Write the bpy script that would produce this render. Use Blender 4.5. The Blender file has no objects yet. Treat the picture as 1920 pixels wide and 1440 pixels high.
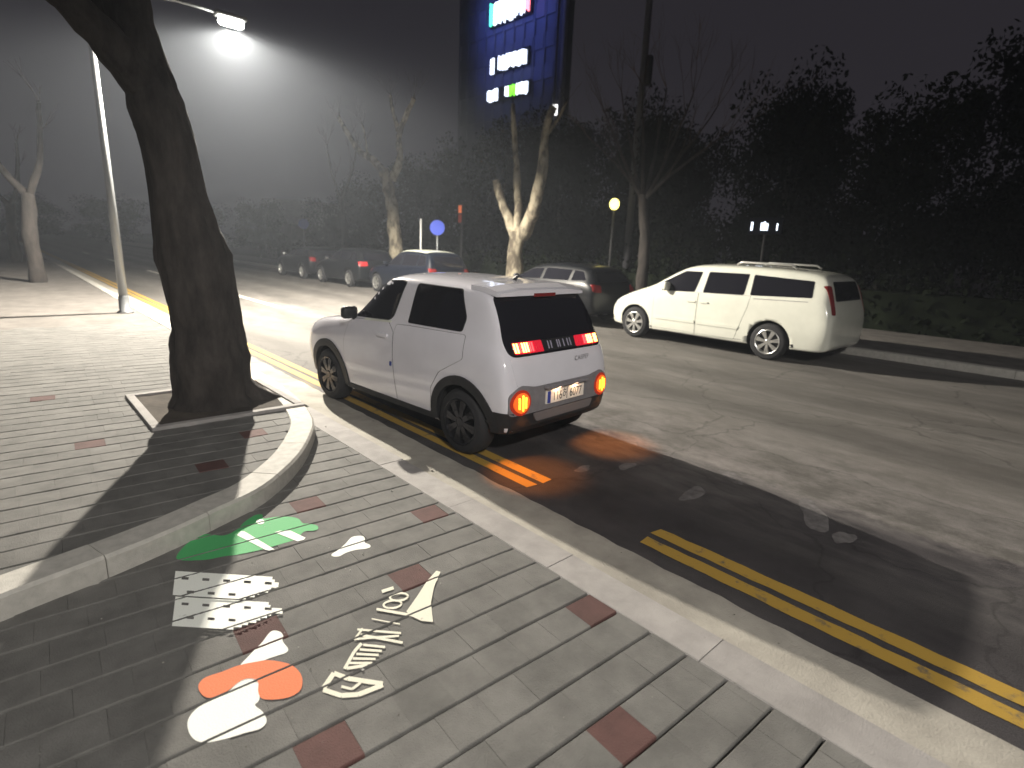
import bpy, bmesh, math, random
from mathutils import Vector, Matrix, noise
from mathutils.bvhtree import BVHTree
random.seed(7)
C = bpy.context.scene.collection
SC = bpy.context.scene
rad = math.radians

# ------------------------------------------------------------------ camera
# world: X across the road (away from the near pavement), Y along the road, Z up; camera stands at the origin
CAM_H = 1.885
F_PX = 1040.0
RIGHT = Vector((0.73816495, -0.67337944, 0.0408978))
DOWN = Vector((-0.13200523, -0.2036251, -0.97010898))
FWD = Vector((0.66157926, 0.71070173, -0.23919852))
cd = bpy.data.cameras.new('camera')
cam = bpy.data.objects.new('camera', cd); C.objects.link(cam)
cd.sensor_width = 36.0; cd.sensor_fit = 'HORIZONTAL'; cd.lens = F_PX / 1920 * 36.0
cd.clip_start = 0.05; cd.clip_end = 2000
mw = Matrix.Identity(4)
for i, v in enumerate((RIGHT, -DOWN, -FWD)):
    for r in range(3): mw[r][i] = v[r]
mw.translation = Vector((0, 0, CAM_H))
cam.matrix_world = mw
SC.camera = cam
cd.dof.use_dof = True; cd.dof.focus_distance = 3.8; cd.dof.aperture_fstop = 1.5

# ------------------------------------------------------------------ world, light, exposure
w = bpy.data.worlds.new('World'); SC.world = w; w.use_nodes = True
bg = w.node_tree.nodes['Background']
bg.inputs[0].default_value = (0.023, 0.0205, 0.025, 1); bg.inputs[1].default_value = 1.0
sun_d = bpy.data.lights.new('moonlight', 'SUN'); sun_d.energy = 0.02; sun_d.angle = rad(12); sun_d.color = (.9, .93, 1)
sun = bpy.data.objects.new('moonlight', sun_d); C.objects.link(sun); sun.rotation_euler = (rad(40), 0, rad(-60))
vs = SC.view_settings
vs.view_transform = 'Standard'; vs.look = 'None'; vs.gamma = 1; vs.exposure = 0.0; vs.use_curve_mapping = False
SC.cycles.max_bounces = 4; SC.cycles.diffuse_bounces = 2; SC.cycles.glossy_bounces = 3; SC.cycles.light_sampling_threshold = .03; SC.cycles.adaptive_threshold = .03; SC.cycles.volume_bounces = 0
SC.cycles.sample_clamp_indirect = 4.0
LAMP_COL = (1.0, 0.92, 0.79)
LAMP_W = 16500.0

def at(px, py, X):
    """the point of the plane x = X seen at photograph pixel (px, py)"""
    d = RIGHT * ((px - 960) / F_PX) + DOWN * ((py - 720) / F_PX) + FWD
    t = X / d.x
    return Vector((X, d.y * t, CAM_H + d.z * t))

def to_px(p):
    q = Vector(p) - Vector((0, 0, CAM_H)); z = q.dot(FWD)
    if z < .05: return None
    return 960 + F_PX * q.dot(RIGHT) / z, 720 + F_PX * q.dot(DOWN) / z, z

# ------------------------------------------------------------------ materials
MATS = {}
def mat(name, col, rough=.6, metal=0., coat=0., emit=None, es=0., var=0., vscale=6., bump=0., bscale=60., spec=.5, col2=None, vdetail=6., lo=.35, hi=.65, stretch=None):
    if name in MATS: return MATS[name]
    m = bpy.data.materials.new(name); m.use_nodes = True; nt = m.node_tree
    b = nt.nodes['Principled BSDF']
    b.inputs['Base Color'].default_value = (*col, 1); b.inputs['Roughness'].default_value = rough
    b.inputs['Metallic'].default_value = metal; b.inputs['Coat Weight'].default_value = coat
    b.inputs['Coat Roughness'].default_value = .06; b.inputs['Specular IOR Level'].default_value = spec
    if emit:
        b.inputs['Emission Color'].default_value = (*emit, 1); b.inputs['Emission Strength'].default_value = es
    tc = None
    if var or col2 or bump:
        geo = nt.nodes.new('ShaderNodeNewGeometry')
        mp = nt.nodes.new('ShaderNodeMapping'); nt.links.new(geo.outputs['Position'], mp.inputs[0])
        if stretch: mp.inputs['Scale'].default_value = stretch
        tc = mp.outputs[0]
    if var or col2:
        n = nt.nodes.new('ShaderNodeTexNoise'); n.inputs['Scale'].default_value = vscale; n.inputs['Detail'].default_value = vdetail
        n.inputs['Roughness'].default_value = .65
        nt.links.new(tc, n.inputs['Vector'])
        r = nt.nodes.new('ShaderNodeValToRGB')
        c2 = col2 if col2 else tuple(min(1, c * (1 + var)) for c in col)
        c1 = col if col2 else tuple(c * (1 - var) for c in col)
        r.color_ramp.elements[0].position = lo; r.color_ramp.elements[0].color = (*c1, 1)
        r.color_ramp.elements[1].position = hi; r.color_ramp.elements[1].color = (*c2, 1)
        nt.links.new(n.outputs['Fac'], r.inputs[0]); nt.links.new(r.outputs[0], b.inputs['Base Color'])
    if bump:
        n2 = nt.nodes.new('ShaderNodeTexNoise'); n2.inputs['Scale'].default_value = bscale; n2.inputs['Detail'].default_value = 5
        nt.links.new(tc, n2.inputs['Vector'])
        bp = nt.nodes.new('ShaderNodeBump'); bp.inputs['Strength'].default_value = bump; bp.inputs['Distance'].default_value = .01
        nt.links.new(n2.outputs['Fac'], bp.inputs['Height']); nt.links.new(bp.outputs[0], b.inputs['Normal'])
    MATS[name] = m
    return m

def add_random_tint(m, amount):
    """each object its own slightly different shade"""
    nt = m.node_tree; b = nt.nodes['Principled BSDF']
    src = b.inputs['Base Color'].links[0].from_socket
    oi = nt.nodes.new('ShaderNodeObjectInfo'); mr = nt.nodes.new('ShaderNodeMapRange')
    mr.inputs['To Min'].default_value = 1 - amount; mr.inputs['To Max'].default_value = 1 + amount
    nt.links.new(oi.outputs['Random'], mr.inputs[0])
    hs = nt.nodes.new('ShaderNodeHueSaturation')
    nt.links.new(src, hs.inputs['Color']); nt.links.new(mr.outputs[0], hs.inputs['Value']); nt.links.new(hs.outputs[0], b.inputs['Base Color'])

def asphalt_material():
    m = bpy.data.materials.new('asphalt'); m.use_nodes = True; nt = m.node_tree; L = nt.links
    b = nt.nodes['Principled BSDF']; b.inputs['Roughness'].default_value = .8; b.inputs['Specular IOR Level'].default_value = .35
    geo = nt.nodes.new('ShaderNodeNewGeometry')
    def noise(scale, detail, st=(1, 1, 1), rough=.6):
        mp = nt.nodes.new('ShaderNodeMapping'); mp.inputs['Scale'].default_value = st; L.new(geo.outputs['Position'], mp.inputs[0])
        n = nt.nodes.new('ShaderNodeTexNoise'); n.inputs['Scale'].default_value = scale; n.inputs['Detail'].default_value = detail
        n.inputs['Roughness'].default_value = rough; L.new(mp.outputs[0], n.inputs['Vector']); return n.outputs['Fac']
    def ramp(src, a, b_, ca, cb):
        r = nt.nodes.new('ShaderNodeValToRGB'); r.color_ramp.elements[0].position = a; r.color_ramp.elements[1].position = b_
        r.color_ramp.elements[0].color = (*ca, 1); r.color_ramp.elements[1].color = (*cb, 1); L.new(src, r.inputs[0]); return r.outputs[0]
    base = ramp(noise(2.0, 8, (1, .25, 1)), .3, .7, (.095, .089, .082), (.140, .131, .119))
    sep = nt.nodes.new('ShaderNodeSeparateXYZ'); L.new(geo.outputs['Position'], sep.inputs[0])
    nz = nt.nodes.new('ShaderNodeMath'); nz.operation = 'MULTIPLY_ADD'; nz.inputs[1].default_value = .35; L.new(noise(2.2, 6), nz.inputs[0]); L.new(sep.outputs[0], nz.inputs[2])  # newer asphalt strip, darkened further to carry the car's shadow behind it
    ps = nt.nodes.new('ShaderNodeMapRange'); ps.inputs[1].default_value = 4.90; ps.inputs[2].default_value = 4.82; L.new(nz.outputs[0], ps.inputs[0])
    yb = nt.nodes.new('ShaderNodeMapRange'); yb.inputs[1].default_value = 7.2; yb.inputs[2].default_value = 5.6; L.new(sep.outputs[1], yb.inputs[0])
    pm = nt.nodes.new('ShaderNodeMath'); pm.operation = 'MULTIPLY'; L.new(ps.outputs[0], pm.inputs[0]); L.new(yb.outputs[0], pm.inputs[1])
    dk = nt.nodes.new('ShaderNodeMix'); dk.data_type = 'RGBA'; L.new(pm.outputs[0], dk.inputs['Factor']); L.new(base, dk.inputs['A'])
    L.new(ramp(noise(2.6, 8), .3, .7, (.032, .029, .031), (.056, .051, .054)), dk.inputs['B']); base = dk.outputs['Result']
    # chalky worn patches, elongated along the road, strongest on the traffic lane
    worn = ramp(noise(1.5, 9, (1.5, .45, 1), .70),   .44, .72, (0, 0, 0), (1, 1, 1))
    mr = nt.nodes.new('ShaderNodeMapRange'); mr.inputs[1].default_value = 3.4; mr.inputs[2].default_value = 5.0
    mr.inputs[3].default_value = .18; mr.inputs[4].default_value = .8; L.new(sep.outputs[0], mr.inputs[0])
    mul = nt.nodes.new('ShaderNodeMath'); mul.operation = 'MULTIPLY'; L.new(worn, mul.inputs[0]); L.new(mr.outputs[0], mul.inputs[1])
    mix = nt.nodes.new('ShaderNodeMix'); mix.data_type = 'RGBA'
    L.new(mul.outputs[0], mix.inputs['Factor']); L.new(base, mix.inputs['A']); mix.inputs['B'].default_value = (.20, .19, .178, 1)
    # pale grit washed against the darkened strip
    g1 = ramp(noise(3.2, 10, (1, .6, 1), .75), .42, .66, (0, 0, 0), (1, 1, 1))
    bx = nt.nodes.new('ShaderNodeMapRange'); bx.inputs[1].default_value = 6.6; bx.inputs[2].default_value = 4.9; L.new(sep.outputs[0], bx.inputs[0])
    bx2 = nt.nodes.new('ShaderNodeMapRange'); bx2.inputs[1].default_value = 4.45; bx2.inputs[2].default_value = 4.75; L.new(sep.outputs[0], bx2.inputs[0])
    by = nt.nodes.new('ShaderNodeMapRange'); by.inputs[1].default_value = 8; by.inputs[2].default_value = 3.5; L.new(sep.outputs[1], by.inputs[0])
    pr = g1
    for q in (bx.outputs[0], bx2.outputs[0], by.outputs[0]):
        mm = nt.nodes.new('ShaderNodeMath'); mm.operation = 'MULTIPLY'; L.new(pr, mm.inputs[0]); L.new(q, mm.inputs[1]); pr = mm.outputs[0]
    mx = nt.nodes.new('ShaderNodeMix'); mx.data_type = 'RGBA'; L.new(pr, mx.inputs['Factor']); L.new(mix.outputs['Result'], mx.inputs['A']); mx.inputs['B'].default_value = (.27, .25, .24, 1)
    mix = mx
    vo = nt.nodes.new('ShaderNodeTexVoronoi'); vo.feature = 'DISTANCE_TO_EDGE'; vo.inputs['Scale'].default_value = .55
    wp = nt.nodes.new('ShaderNodeVectorMath'); wp.operation = 'MULTIPLY_ADD'; nv = nt.nodes.new('ShaderNodeTexNoise'); nv.inputs['Scale'].default_value = 2.5; nv.inputs['Detail'].default_value = 6
    L.new(geo.outputs['Position'], nv.inputs['Vector']); L.new(nv.outputs['Color'], wp.inputs[0]); wp.inputs[1].default_value = (.6, .6, 0); L.new(geo.outputs['Position'], wp.inputs[2]); L.new(wp.outputs[0], vo.inputs['Vector'])
    ck = ramp(vo.outputs['Distance'], .002, .008, (.68, .68, .68), (1, 1, 1))
    wv = nt.nodes.new('ShaderNodeTexWave'); wv.inputs['Scale'].default_value = .185; wv.inputs['Distortion'].default_value = 1.2; wv.inputs['Detail'].default_value = 3; L.new(geo.outputs['Position'], wv.inputs['Vector'])
    tr = ramp(wv.outputs['Fac'], .1, .9, (.82, .82, .82), (1.08, 1.08, 1.08))
    for q in (ck, tr):
        ml = nt.nodes.new('ShaderNodeMix'); ml.data_type = 'RGBA'; ml.blend_type = 'MULTIPLY'; ml.inputs['Factor'].default_value = 1
        L.new(mix.outputs['Result'], ml.inputs['A']); L.new(q, ml.inputs['B']); mix = ml
    # grit
    grit = ramp(noise(150, 3), .35, .75, (.75, .75, .75), (1.25, 1.25, 1.25))
    m2 = nt.nodes.new('ShaderNodeMix'); m2.data_type = 'RGBA'; m2.blend_type = 'MULTIPLY'; m2.inputs['Factor'].default_value = 1
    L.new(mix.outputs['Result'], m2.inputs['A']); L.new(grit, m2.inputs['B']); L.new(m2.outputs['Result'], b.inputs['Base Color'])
    bp = nt.nodes.new('ShaderNodeBump'); bp.inputs['Strength'].default_value = .6; bp.inputs['Distance'].default_value = .008
    L.new(noise(90, 5), bp.inputs['Height']); L.new(bp.outputs[0], b.inputs['Normal'])
    MATS['asphalt'] = m
    return m

def worn_paint_or_light(name, col, under=(.08, .075, .07), amount=.5):
    m = mat(name, under, rough=.75, col2=col, vscale=9, vdetail=8, lo=amount - .12, hi=amount + .02, bump=.3, bscale=120)
    return m

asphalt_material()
mat('paver', (.135, .132, .124), rough=.85, var=.2, vscale=4, bump=.5, bscale=140)
mat('paver_red', (.095, .045, .040), rough=.85, var=.15, vscale=8, bump=.5, bscale=140)
add_random_tint(MATS['paver'], .08); add_random_tint(MATS['paver_red'], .12)
mat('joint_sand', (.018, .016, .015), rough=1, var=.4, vscale=30)
mat('granite', (.42, .405, .37), rough=.75, var=.12, vscale=14, bump=.35, bscale=160)
mat('kerb_concrete', (.30, .285, .275), rough=.85, var=.14, vscale=5, bump=.35, bscale=120)
mat('gutter_concrete', (.33, .31, .27), rough=.9, var=.22, vscale=2.2, vdetail=10, bump=.5, bscale=90)
add_random_tint(MATS['granite'], .06); add_random_tint(MATS['kerb_concrete'], .07)
mat('earth', (.06, .05, .04), rough=1, var=.4, vscale=2, bump=.6, bscale=20)
worn_paint_or_light('yellow_paint', (.36, .225, .035), amount=.42)
worn_paint_or_light('white_paint', (.6, .58, .5), amount=.42)
mat('asphalt_patch', (.115, .108, .108), rough=.9, var=.3, vscale=12, bump=.4)

# ------------------------------------------------------------------ mesh helpers
def obj(name, verts, faces, m, parent=None, smooth=False):
    me = bpy.data.meshes.new(name); me.from_pydata([tuple(v) for v in verts], [], faces); me.update()
    return link(name, me, m, parent, smooth)
def link(name, me, m, parent=None, smooth=False):
    o = bpy.data.objects.new(name, me); C.objects.link(o)
    if m is not None:
        mm = MATS[m] if isinstance(m, str) else m
        if len(me.materials) == 0: me.materials.append(mm)
        else: me.materials[0] = mm
    if smooth:
        for p in me.polygons: p.use_smooth = True
    if parent: o.parent = parent
    return o
def tag(o, label=None, cat=None, group=None, kind=None):
    if label: o['label'] = label
    if cat: o['category'] = cat
    if group: o['group'] = group
    if kind: o['kind'] = kind
    return o
def empty(name, loc=(0, 0, 0), rz=0., label=None, cat=None, group=None):
    o = bpy.data.objects.new(name, None); C.objects.link(o); o.location = loc; o.rotation_euler = (0, 0, rz)
    return tag(o, label, cat, group)
def copy_tree(o, parent=None):
    c = o.copy(); C.objects.link(c); c.parent = parent
    for ch in list(o.children): copy_tree(ch, c)
    return c

class MB:
    """collects shapes into one mesh"""
    def __init__(s): s.v = []; s.f = []
    def add(s, v, f):
        n = len(s.v); s.v += [tuple(p) for p in v]; s.f += [[i + n for i in q] for q in f]; return s
    def box(s, a, b, bev=0.):
        x0, y0, z0 = a; x1, y1, z1 = b
        if bev <= 0:
            v = [(x0, y0, z0), (x1, y0, z0), (x1, y1, z0), (x0, y1, z0), (x0, y0, z1), (x1, y0, z1), (x1, y1, z1), (x0, y1, z1)]
            return s.add(v, [(0, 3, 2, 1), (4, 5, 6, 7), (0, 1, 5, 4), (1, 2, 6, 5), (2, 3, 7, 6), (3, 0, 4, 7)])
        bm = bmesh.new(); bmesh.ops.create_cube(bm, size=1)
        for q in bm.verts: q.co = Vector(((x0 + x1) / 2 + q.co.x * (x1 - x0), (y0 + y1) / 2 + q.co.y * (y1 - y0), (z0 + z1) / 2 + q.co.z * (z1 - z0)))
        bmesh.ops.bevel(bm, geom=bm.edges[:], offset=bev, segments=2, affect='EDGES', profile=.5)
        bm.verts.index_update(); s.add([q.co[:] for q in bm.verts], [[q.index for q in f.verts] for f in bm.faces]); bm.free(); return s
    def tube(s, pts, rr, n=8, cap=True):
        pts = [Vector(p) for p in pts]; rings = []
        up = Vector((.31, .17, .93)).normalized()
        for i, p in enumerate(pts):
            d = (pts[min(i + 1, len(pts) - 1)] - pts[max(i - 1, 0)]).normalized()
            a = d.cross(up)
            if a.length < .05: a = d.cross(Vector((1, 0, 0)))
            a.normalize(); b = d.cross(a)
            r = rr[i] if isinstance(rr, (list, tuple)) else rr
            rings.append([p + (a * math.cos(2 * math.pi * k / n) + b * math.sin(2 * math.pi * k / n)) * r for k in range(n)])
        v = [q for g in rings for q in g]; f = []
        for i in range(len(rings) - 1):
            for k in range(n):
                f.append((i * n + k, i * n + (k + 1) % n, (i + 1) * n + (k + 1) % n, (i + 1) * n + k))
        if cap: f.append(tuple(range(n))[::-1]); f.append(tuple((len(rings) - 1) * n + k for k in range(n)))
        return s.add(v, f)
    def lathe(s, prof, n=32, axis='x', o=(0, 0, 0), closed=False):
        """prof: (along axis, radius)"""
        v = []; m = len(prof)
        for k in range(n):
            t = 2 * math.pi * k / n; c, si = math.cos(t), math.sin(t)
            for a, r in prof:
                p = {'x': (a, r * c, r * si), 'y': (r * c, a, r * si), 'z': (r * c, r * si, a)}[axis]
                v.append((p[0] + o[0], p[1] + o[1], p[2] + o[2]))
        f = []
        for k in range(n):
            k2 = (k + 1) % n
            for j in range(m if closed else m - 1):
                j2 = (j + 1) % m
                f.append((k * m + j, k * m + j2, k2 * m + j2, k2 * m + j))
        return s.add(v, f)
    def build(s, name, m, parent=None, smooth=False): return obj(name, s.v, s.f, m, parent, smooth)

def catmull(pts, step):
    P = [Vector(p) for p in pts]; out = []
    for i in range(len(P) - 1):
        a, b, c, d = P[max(i - 1, 0)], P[i], P[i + 1], P[min(i + 2, len(P) - 1)]
        n = max(1, int((c - b).length / step))
        for k in range(n):
            t = k / n
            out.append(.5 * ((2 * b) + (c - a) * t + (2 * a - 5 * b + 4 * c - d) * t * t + (3 * b - 3 * c + d - a) * t ** 3))
    out.append(P[-1]); return out

def text_mesh(body, size, extrude=0.):
    cu = bpy.data.curves.new('lettering', 'FONT'); cu.body = body; cu.size = size; cu.align_x = 'CENTER'; cu.align_y = 'CENTER'; cu.extrude = extrude
    o = bpy.data.objects.new('lettering', cu); C.objects.link(o)
    dg = bpy.context.evaluated_depsgraph_get(); me = bpy.data.meshes.new_from_object(o.evaluated_get(dg)); bpy.data.objects.remove(o)
    return me
def area_light(name, loc, direction, sx, sy, energy, col, parent=None, spread=180):
    d = bpy.data.lights.new(name, 'AREA'); d.shape = 'RECTANGLE'; d.size = sx; d.size_y = sy; d.energy = energy; d.color = col; d.spread = rad(spread)
    o = bpy.data.objects.new(name, d); C.objects.link(o); o.location = loc
    o.rotation_euler = Vector(direction).to_track_quat('-Z', 'Y').to_euler()
    if parent: o.parent = parent
    return o

# ------------------------------------------------------------------ ground, road, gutter
tag(obj('ground', [(-400, -400, -.10), (700, -400, -.10), (700, 700, -.10), (-400, 700, -.10)], [(0, 1, 2, 3)], 'earth'), kind='structure')
def strip(name, x0, x1, ys, z, m, parent=None):
    v = []; f = []
    for y in ys: v += [(x0, y, z), (x1, y, z)]
    for i in range(len(ys) - 1): f.append((2 * i, 2 * i + 1, 2 * i + 3, 2 * i + 2))
    return obj(name, v, f, m, parent)
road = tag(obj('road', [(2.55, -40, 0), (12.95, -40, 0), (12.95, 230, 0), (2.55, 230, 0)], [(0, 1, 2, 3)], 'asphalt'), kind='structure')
def gutter():
    v = []; f = []; n = 0; y = -12.
    random.seed(3)
    while y < 120:
        x1 = 2.80 + .035 * min(max((y - 1) / 4, 0), 1) + .05 * min(max((y - 4) / 6, 0), 1) + random.uniform(-.012, .012)
        x0 = 2.455
        v += [(x0, y, .018), (x1 - .03, y, .007), (x1, y, .004), (x1 + .004, y, -.03)]
        y += .12 if y < 12 else 1.0
    k = len(v) // 4
    for i in range(k - 1):
        for j in range(3): f.append((4 * i + j, 4 * i + j + 1, 4 * i + j + 5, 4 * i + j + 4))
    o = obj('gutter', v, f, 'gutter_concrete'); tag(o, kind='structure'); return o
gutter()
# yellow double line (worn away behind the car) and lane dashes
random.seed(5)
def line_mark(x0, x1, y0, y1, m, z=.004, rough=.006):
    n = max(2, int((y1 - y0) / (.10 if y1 < 14 else 1.0))); v = []; f = []
    for i in range(n + 1):
        y = y0 + (y1 - y0) * i / n; e0 = random.uniform(-rough, rough); e1 = random.uniform(-rough, rough)
        v += [(x0 + e0, y + (random.uniform(-.02, .02) if i in (0, n) else 0), z), (x1 + e1, y, z)]
    for i in range(n): f.append((2 * i, 2 * i + 1, 2 * i + 3, 2 * i + 2))
    return v, f
for a, b in ((2.93, 100.), (-15., 1.86)):
    for x0, x1 in ((2.95, 3.055), (3.115, 3.225)):
        obj('yellow_line', *line_mark(x0, x1, a, b, None), 'yellow_paint', road)
for a, b in ((15.7, 20.2), (29, 33.5), (42, 46.5), (56, 60)):
    obj('lane_dash', *line_mark(5.62, 5.80, a, b, None), 'white_paint', road)
# pale scraped patches left on the asphalt behind the car
def blotch(cx, cy, rx, ry, seed, m='asphalt_patch', rot=0.):
    rnd = random.Random(seed); n = 22; v = [(cx, cy, .004)]; ph = [rnd.uniform(0, 6.3) for _ in range(4)]
    for k in range(n):
        t = 2 * math.pi * k / n; r = 1 + .16 * math.sin(2 * t + ph[0]) + .12 * math.sin(3 * t + ph[1]) + .07 * math.sin(5 * t + ph[2]) + rnd.uniform(-.04, .04); x, y = rx * r * math.cos(t), ry * r * math.sin(t)
        v.append((cx + x * math.cos(rot) - y * math.sin(rot), cy + x * math.sin(rot) + y * math.cos(rot), .004))
    obj('repair_patch', v, [(0, 1 + k, 1 + (k + 1) % n) for k in range(n)], m, road)
for a in ((3.95, 2.03, .16, .075, 1), (3.62, 2.92, .10, .05, 2), (4.0, 2.72, .10, .06, 3), (4.35, 1.25, .26, .10, 4, 'asphalt_patch', .5), (4.15, .98, .12, .06, 5), (4.55, 2.0, .18, .06, 6, 'asphalt_patch', .9)):
    blotch(*a)

# ------------------------------------------------------------------ kerbs
OUT = [(-7, 2.85, 0), (-3, 2.98, 0), (-1, 3.18, 0), (0, 3.40, 0), (.5, 3.54, 0), (.9, 3.71, 0), (1.22, 3.87, 0), (1.62, 4.27, 0), (1.93, 4.73, 0), (2.13, 5.13, 0), (2.27, 5.67, 0), (2.37, 6.36, 0), (2.44, 7.75, 0), (2.47, 9.2, 0), (2.48, 12, 0)]
outer = catmull(OUT, .10)
def offset_path(path, d):
    o = []
    for i, p in enumerate(path):
        t = (path[min(i + 1, len(path) - 1)] - path[max(i - 1, 0)]).normalized(); o.append(p + Vector((-t.y, t.x, 0)) * d)
    return o
KW = .215
inner = offset_path(outer, KW)
kerb_raised = tag(empty('raised_kerb'), kind='structure')
def kerb_piece(a, b, z0, z1, parent, name, m, ch=.018):
    """a: outer points, b: inner points of one stone"""
    n = len(a); v = []; f = []
    for p, q in zip(a, b):
        d = (q - p).normalized()
        v += [(p.x, p.y, z0), (p.x, p.y, z1 - ch), (p.x + d.x * ch, p.y + d.y * ch, z1), (q.x - d.x * .006, q.y - d.y * .006, z1), (q.x, q.y, z1 - .006), (q.x, q.y, z0)]
    for i in range(n - 1):
        for j in range(5): f.append((6 * i + j, 6 * i + 6 + j, 6 * i + 7 + j, 6 * i + 1 + j))
    f.append((0, 1, 2, 3, 4, 5)); f.append(tuple(6 * (n - 1) + j for j in (5, 4, 3, 2, 1, 0)))
    return obj(name, v, f, m, parent)
def shrink_ends(a, g):
    a = [p.copy() for p in a]; d0 = (a[1] - a[0]).normalized(); d1 = (a[-2] - a[-1]).normalized()
    a[0] += d0 * g; a[-1] += d1 * g; return a
i = 0
while i < len(outer) - 1:
    j = min(i + 6, len(outer) - 1)
    kerb_piece(shrink_ends(outer[i:j + 1], .003), shrink_ends(inner[i:j + 1], .003), -.05, .155 + random.uniform(-.002, .002), kerb_raised, 'kerb_stone', 'granite')
    i = j
y = 12.
while y < 60:
    kerb_piece([Vector((2.48, y + .003, 0)), Vector((2.48, y + .997, 0))], [Vector((2.48 - KW, y + .003, 0)), Vector((2.48 - KW, y + .997, 0))], -.05, .155, kerb_raised, 'kerb_stone', 'granite'); y += 1
# dropped kerb, flush with the pavement
kerb_flush = tag(empty('dropped_kerb'), kind='structure')
y = -6.
while y < 5.1:
    kerb_piece([Vector((2.452, y + .003, 0)), Vector((2.452, y + .997, 0))], [Vector((2.21, y + .003, 0)), Vector((2.21, y + .997, 0))], -.06, .027 + random.uniform(-.0015, .0015), kerb_flush, 'kerb_stone', 'kerb_concrete', .006); y += 1
kerb_far = tag(empty('far_kerb'), kind='structure')
y = -6.
while y < 70:
    kerb_piece([Vector((12.95, y + .997, 0)), Vector((12.95, y + .003, 0))], [Vector((13.15, y + .997, 0)), Vector((13.15, y + .003, 0))], -.06, .15, kerb_far, 'kerb_stone', 'granite'); y += 1
tag(obj('far_pavement', [(13.15, -40, .145), (17.2, -40, .145), (17.2, 200, .145), (13.15, 200, .145)], [(0, 1, 2, 3)], mat('far_pavers', (.13, .12, .11), rough=.9, var=.25, vscale=3, bump=.4, bscale=30)), kind='structure')

# ------------------------------------------------------------------ pavement blocks
pav = tag(obj('pavement', [(-7, -6, -.004), (2.22, -6, -.004), (2.22, 6, -.004), (-7, 6, -.004)], [(0, 1, 2, 3)], 'joint_sand'), kind='structure')
rp = [p.copy() for p in offset_path(outer, KW - .02)]
poly = [(p.x, p.y) for p in rp] + [(2.28, 12.2), (2.28, 200), (-60, 200), (-60, 2.9)]
raised = tag(obj('raised_pavement', [(x, y, .118) for x, y in poly], [tuple(range(len(poly)))], 'joint_sand'), kind='structure')
# beyond the built blocks the pavement is a plain sheet
def inside(x, y, pl):
    c = False; n = len(pl)
    for i in range(n):
        (x1, y1), (x2, y2) = pl[i], pl[(i + 1) % n]
        if (y1 > y) != (y2 > y) and x < (x2 - x1) * (y - y1) / (y2 - y1) + x1: c = not c
    return c
PITCH = .205; ROT = rad(-3.4); CR, SR = math.cos(ROT), math.sin(ROT); O0 = Vector((2.20, 1.475))
def g2w(u, v): return O0.x + u * CR - v * SR, O0.y + u * SR + v * CR
def w2g(x, y):
    x -= O0.x; y -= O0.y; return x * CR + y * SR, -x * SR + y * CR
JX, JY = .0002, .013
def block_mesh(name, w_, d_, h=.06, ch=.004):
    mb = MB(); x, y = w_ / 2, d_ / 2
    c2 = .0004
    v = [(-x, -y, -h), (x, -y, -h), (x, y, -h), (-x, y, -h), (-x, -y, -ch), (x, -y, -ch), (x, y, -ch), (-x, y, -ch), (-x + c2, -y + ch, 0), (x - c2, -y + ch, 0), (x - c2, y - ch, 0), (-x + c2, y - ch, 0)]
    f = [(8, 9, 10, 11)] + [(a, (a + 1) % 4, (a + 1) % 4 + 4, a + 4) for a in range(4)] + [(a + 4, (a + 1) % 4 + 4, (a + 1) % 4 + 8, a + 8) for a in range(4)]
    me = bpy.data.meshes.new(name); me.from_pydata(v, [], f); return me
blk = block_mesh('paving_block', PITCH - JX, PITCH - JY); blk.materials.append(MATS['paver'])
blk_red = block_mesh('red_paving_block', PITCH - JX, PITCH - JY); blk_red.materials.append(MATS['paver_red'])
REDS = [(2.12, 1.57), (1.60, .96), (.72, 1.65), (1.54, 2.48), (2.06, 3.03), (1.45, 3.72), (.67, 2.52), (-.35, 3.0), (-.5, 1.9), (2.05, .2)]
REDS_UP = [(1.05, 4.55), (1.55, 5.1), (.4, 5.6), (1.3, 7.0), (-.6, 4.9), (.2, 7.5), (1.9, 8.2), (-1.4, 6.1)]
def lay(parent, z, region, reds, ymin, ymax, xmin, xmax):
    rnd = random.Random(11); cells = []
    r0, r1 = int(ymin / PITCH) - 14, int(ymax / PITCH) + 4
    redcells = {}
    for x, y in reds:
        u, v = w2g(x, y); redcells.setdefault(math.floor(v / PITCH), []).append(u)
    for r in range(r0, r1):
        off = (r % 2) * PITCH / 2
        us = redcells.get(r, [])
        if us: off = (us[0] - PITCH / 2) % PITCH
        for c in range(-50, 8):
            u = c * PITCH + off + PITCH / 2; v = (r + .5) * PITCH; x, y = g2w(u, v)
            if not (xmin < x < xmax and ymin < y < ymax) or not region(x, y): continue
            q = to_px((x, y, z))
            if not q or not (-80 < q[0] < 2000 and -50 < q[1] < 1530): continue
            red = any(abs(u - k) < PITCH * .5 for k in us)
            cells.append((q[2], x, y, red))
    cells.sort()
    rest = MB(); rest_red = MB(); n = 0
    for dpt, x, y, red in cells:
        zz = z + rnd.uniform(-.0016, .0016); tilt = (rnd.uniform(-.006, .006), rnd.uniform(-.006, .006), ROT + rnd.uniform(-.004, .004))
        if n < 300:
            o = bpy.data.objects.new('paving_block', blk_red if red else blk); C.objects.link(o); o.parent = parent
            o.location = (x, y, zz); o.rotation_euler = tilt; n += 1
        else:
            M = Matrix.Translation((x, y, zz)) @ Matrix.Rotation(ROT, 4, 'Z')
            me = blk; t = rest_red if red else rest
            t.add([M @ q.co for q in me.vertices], [list(p.vertices) for p in me.polygons])
    if rest.v: tag(rest.build('paving_blocks', 'paver', parent), kind='stuff')
    if rest_red.v: tag(rest_red.build('red_paving_blocks', 'paver_red', parent), kind='stuff')
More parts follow.
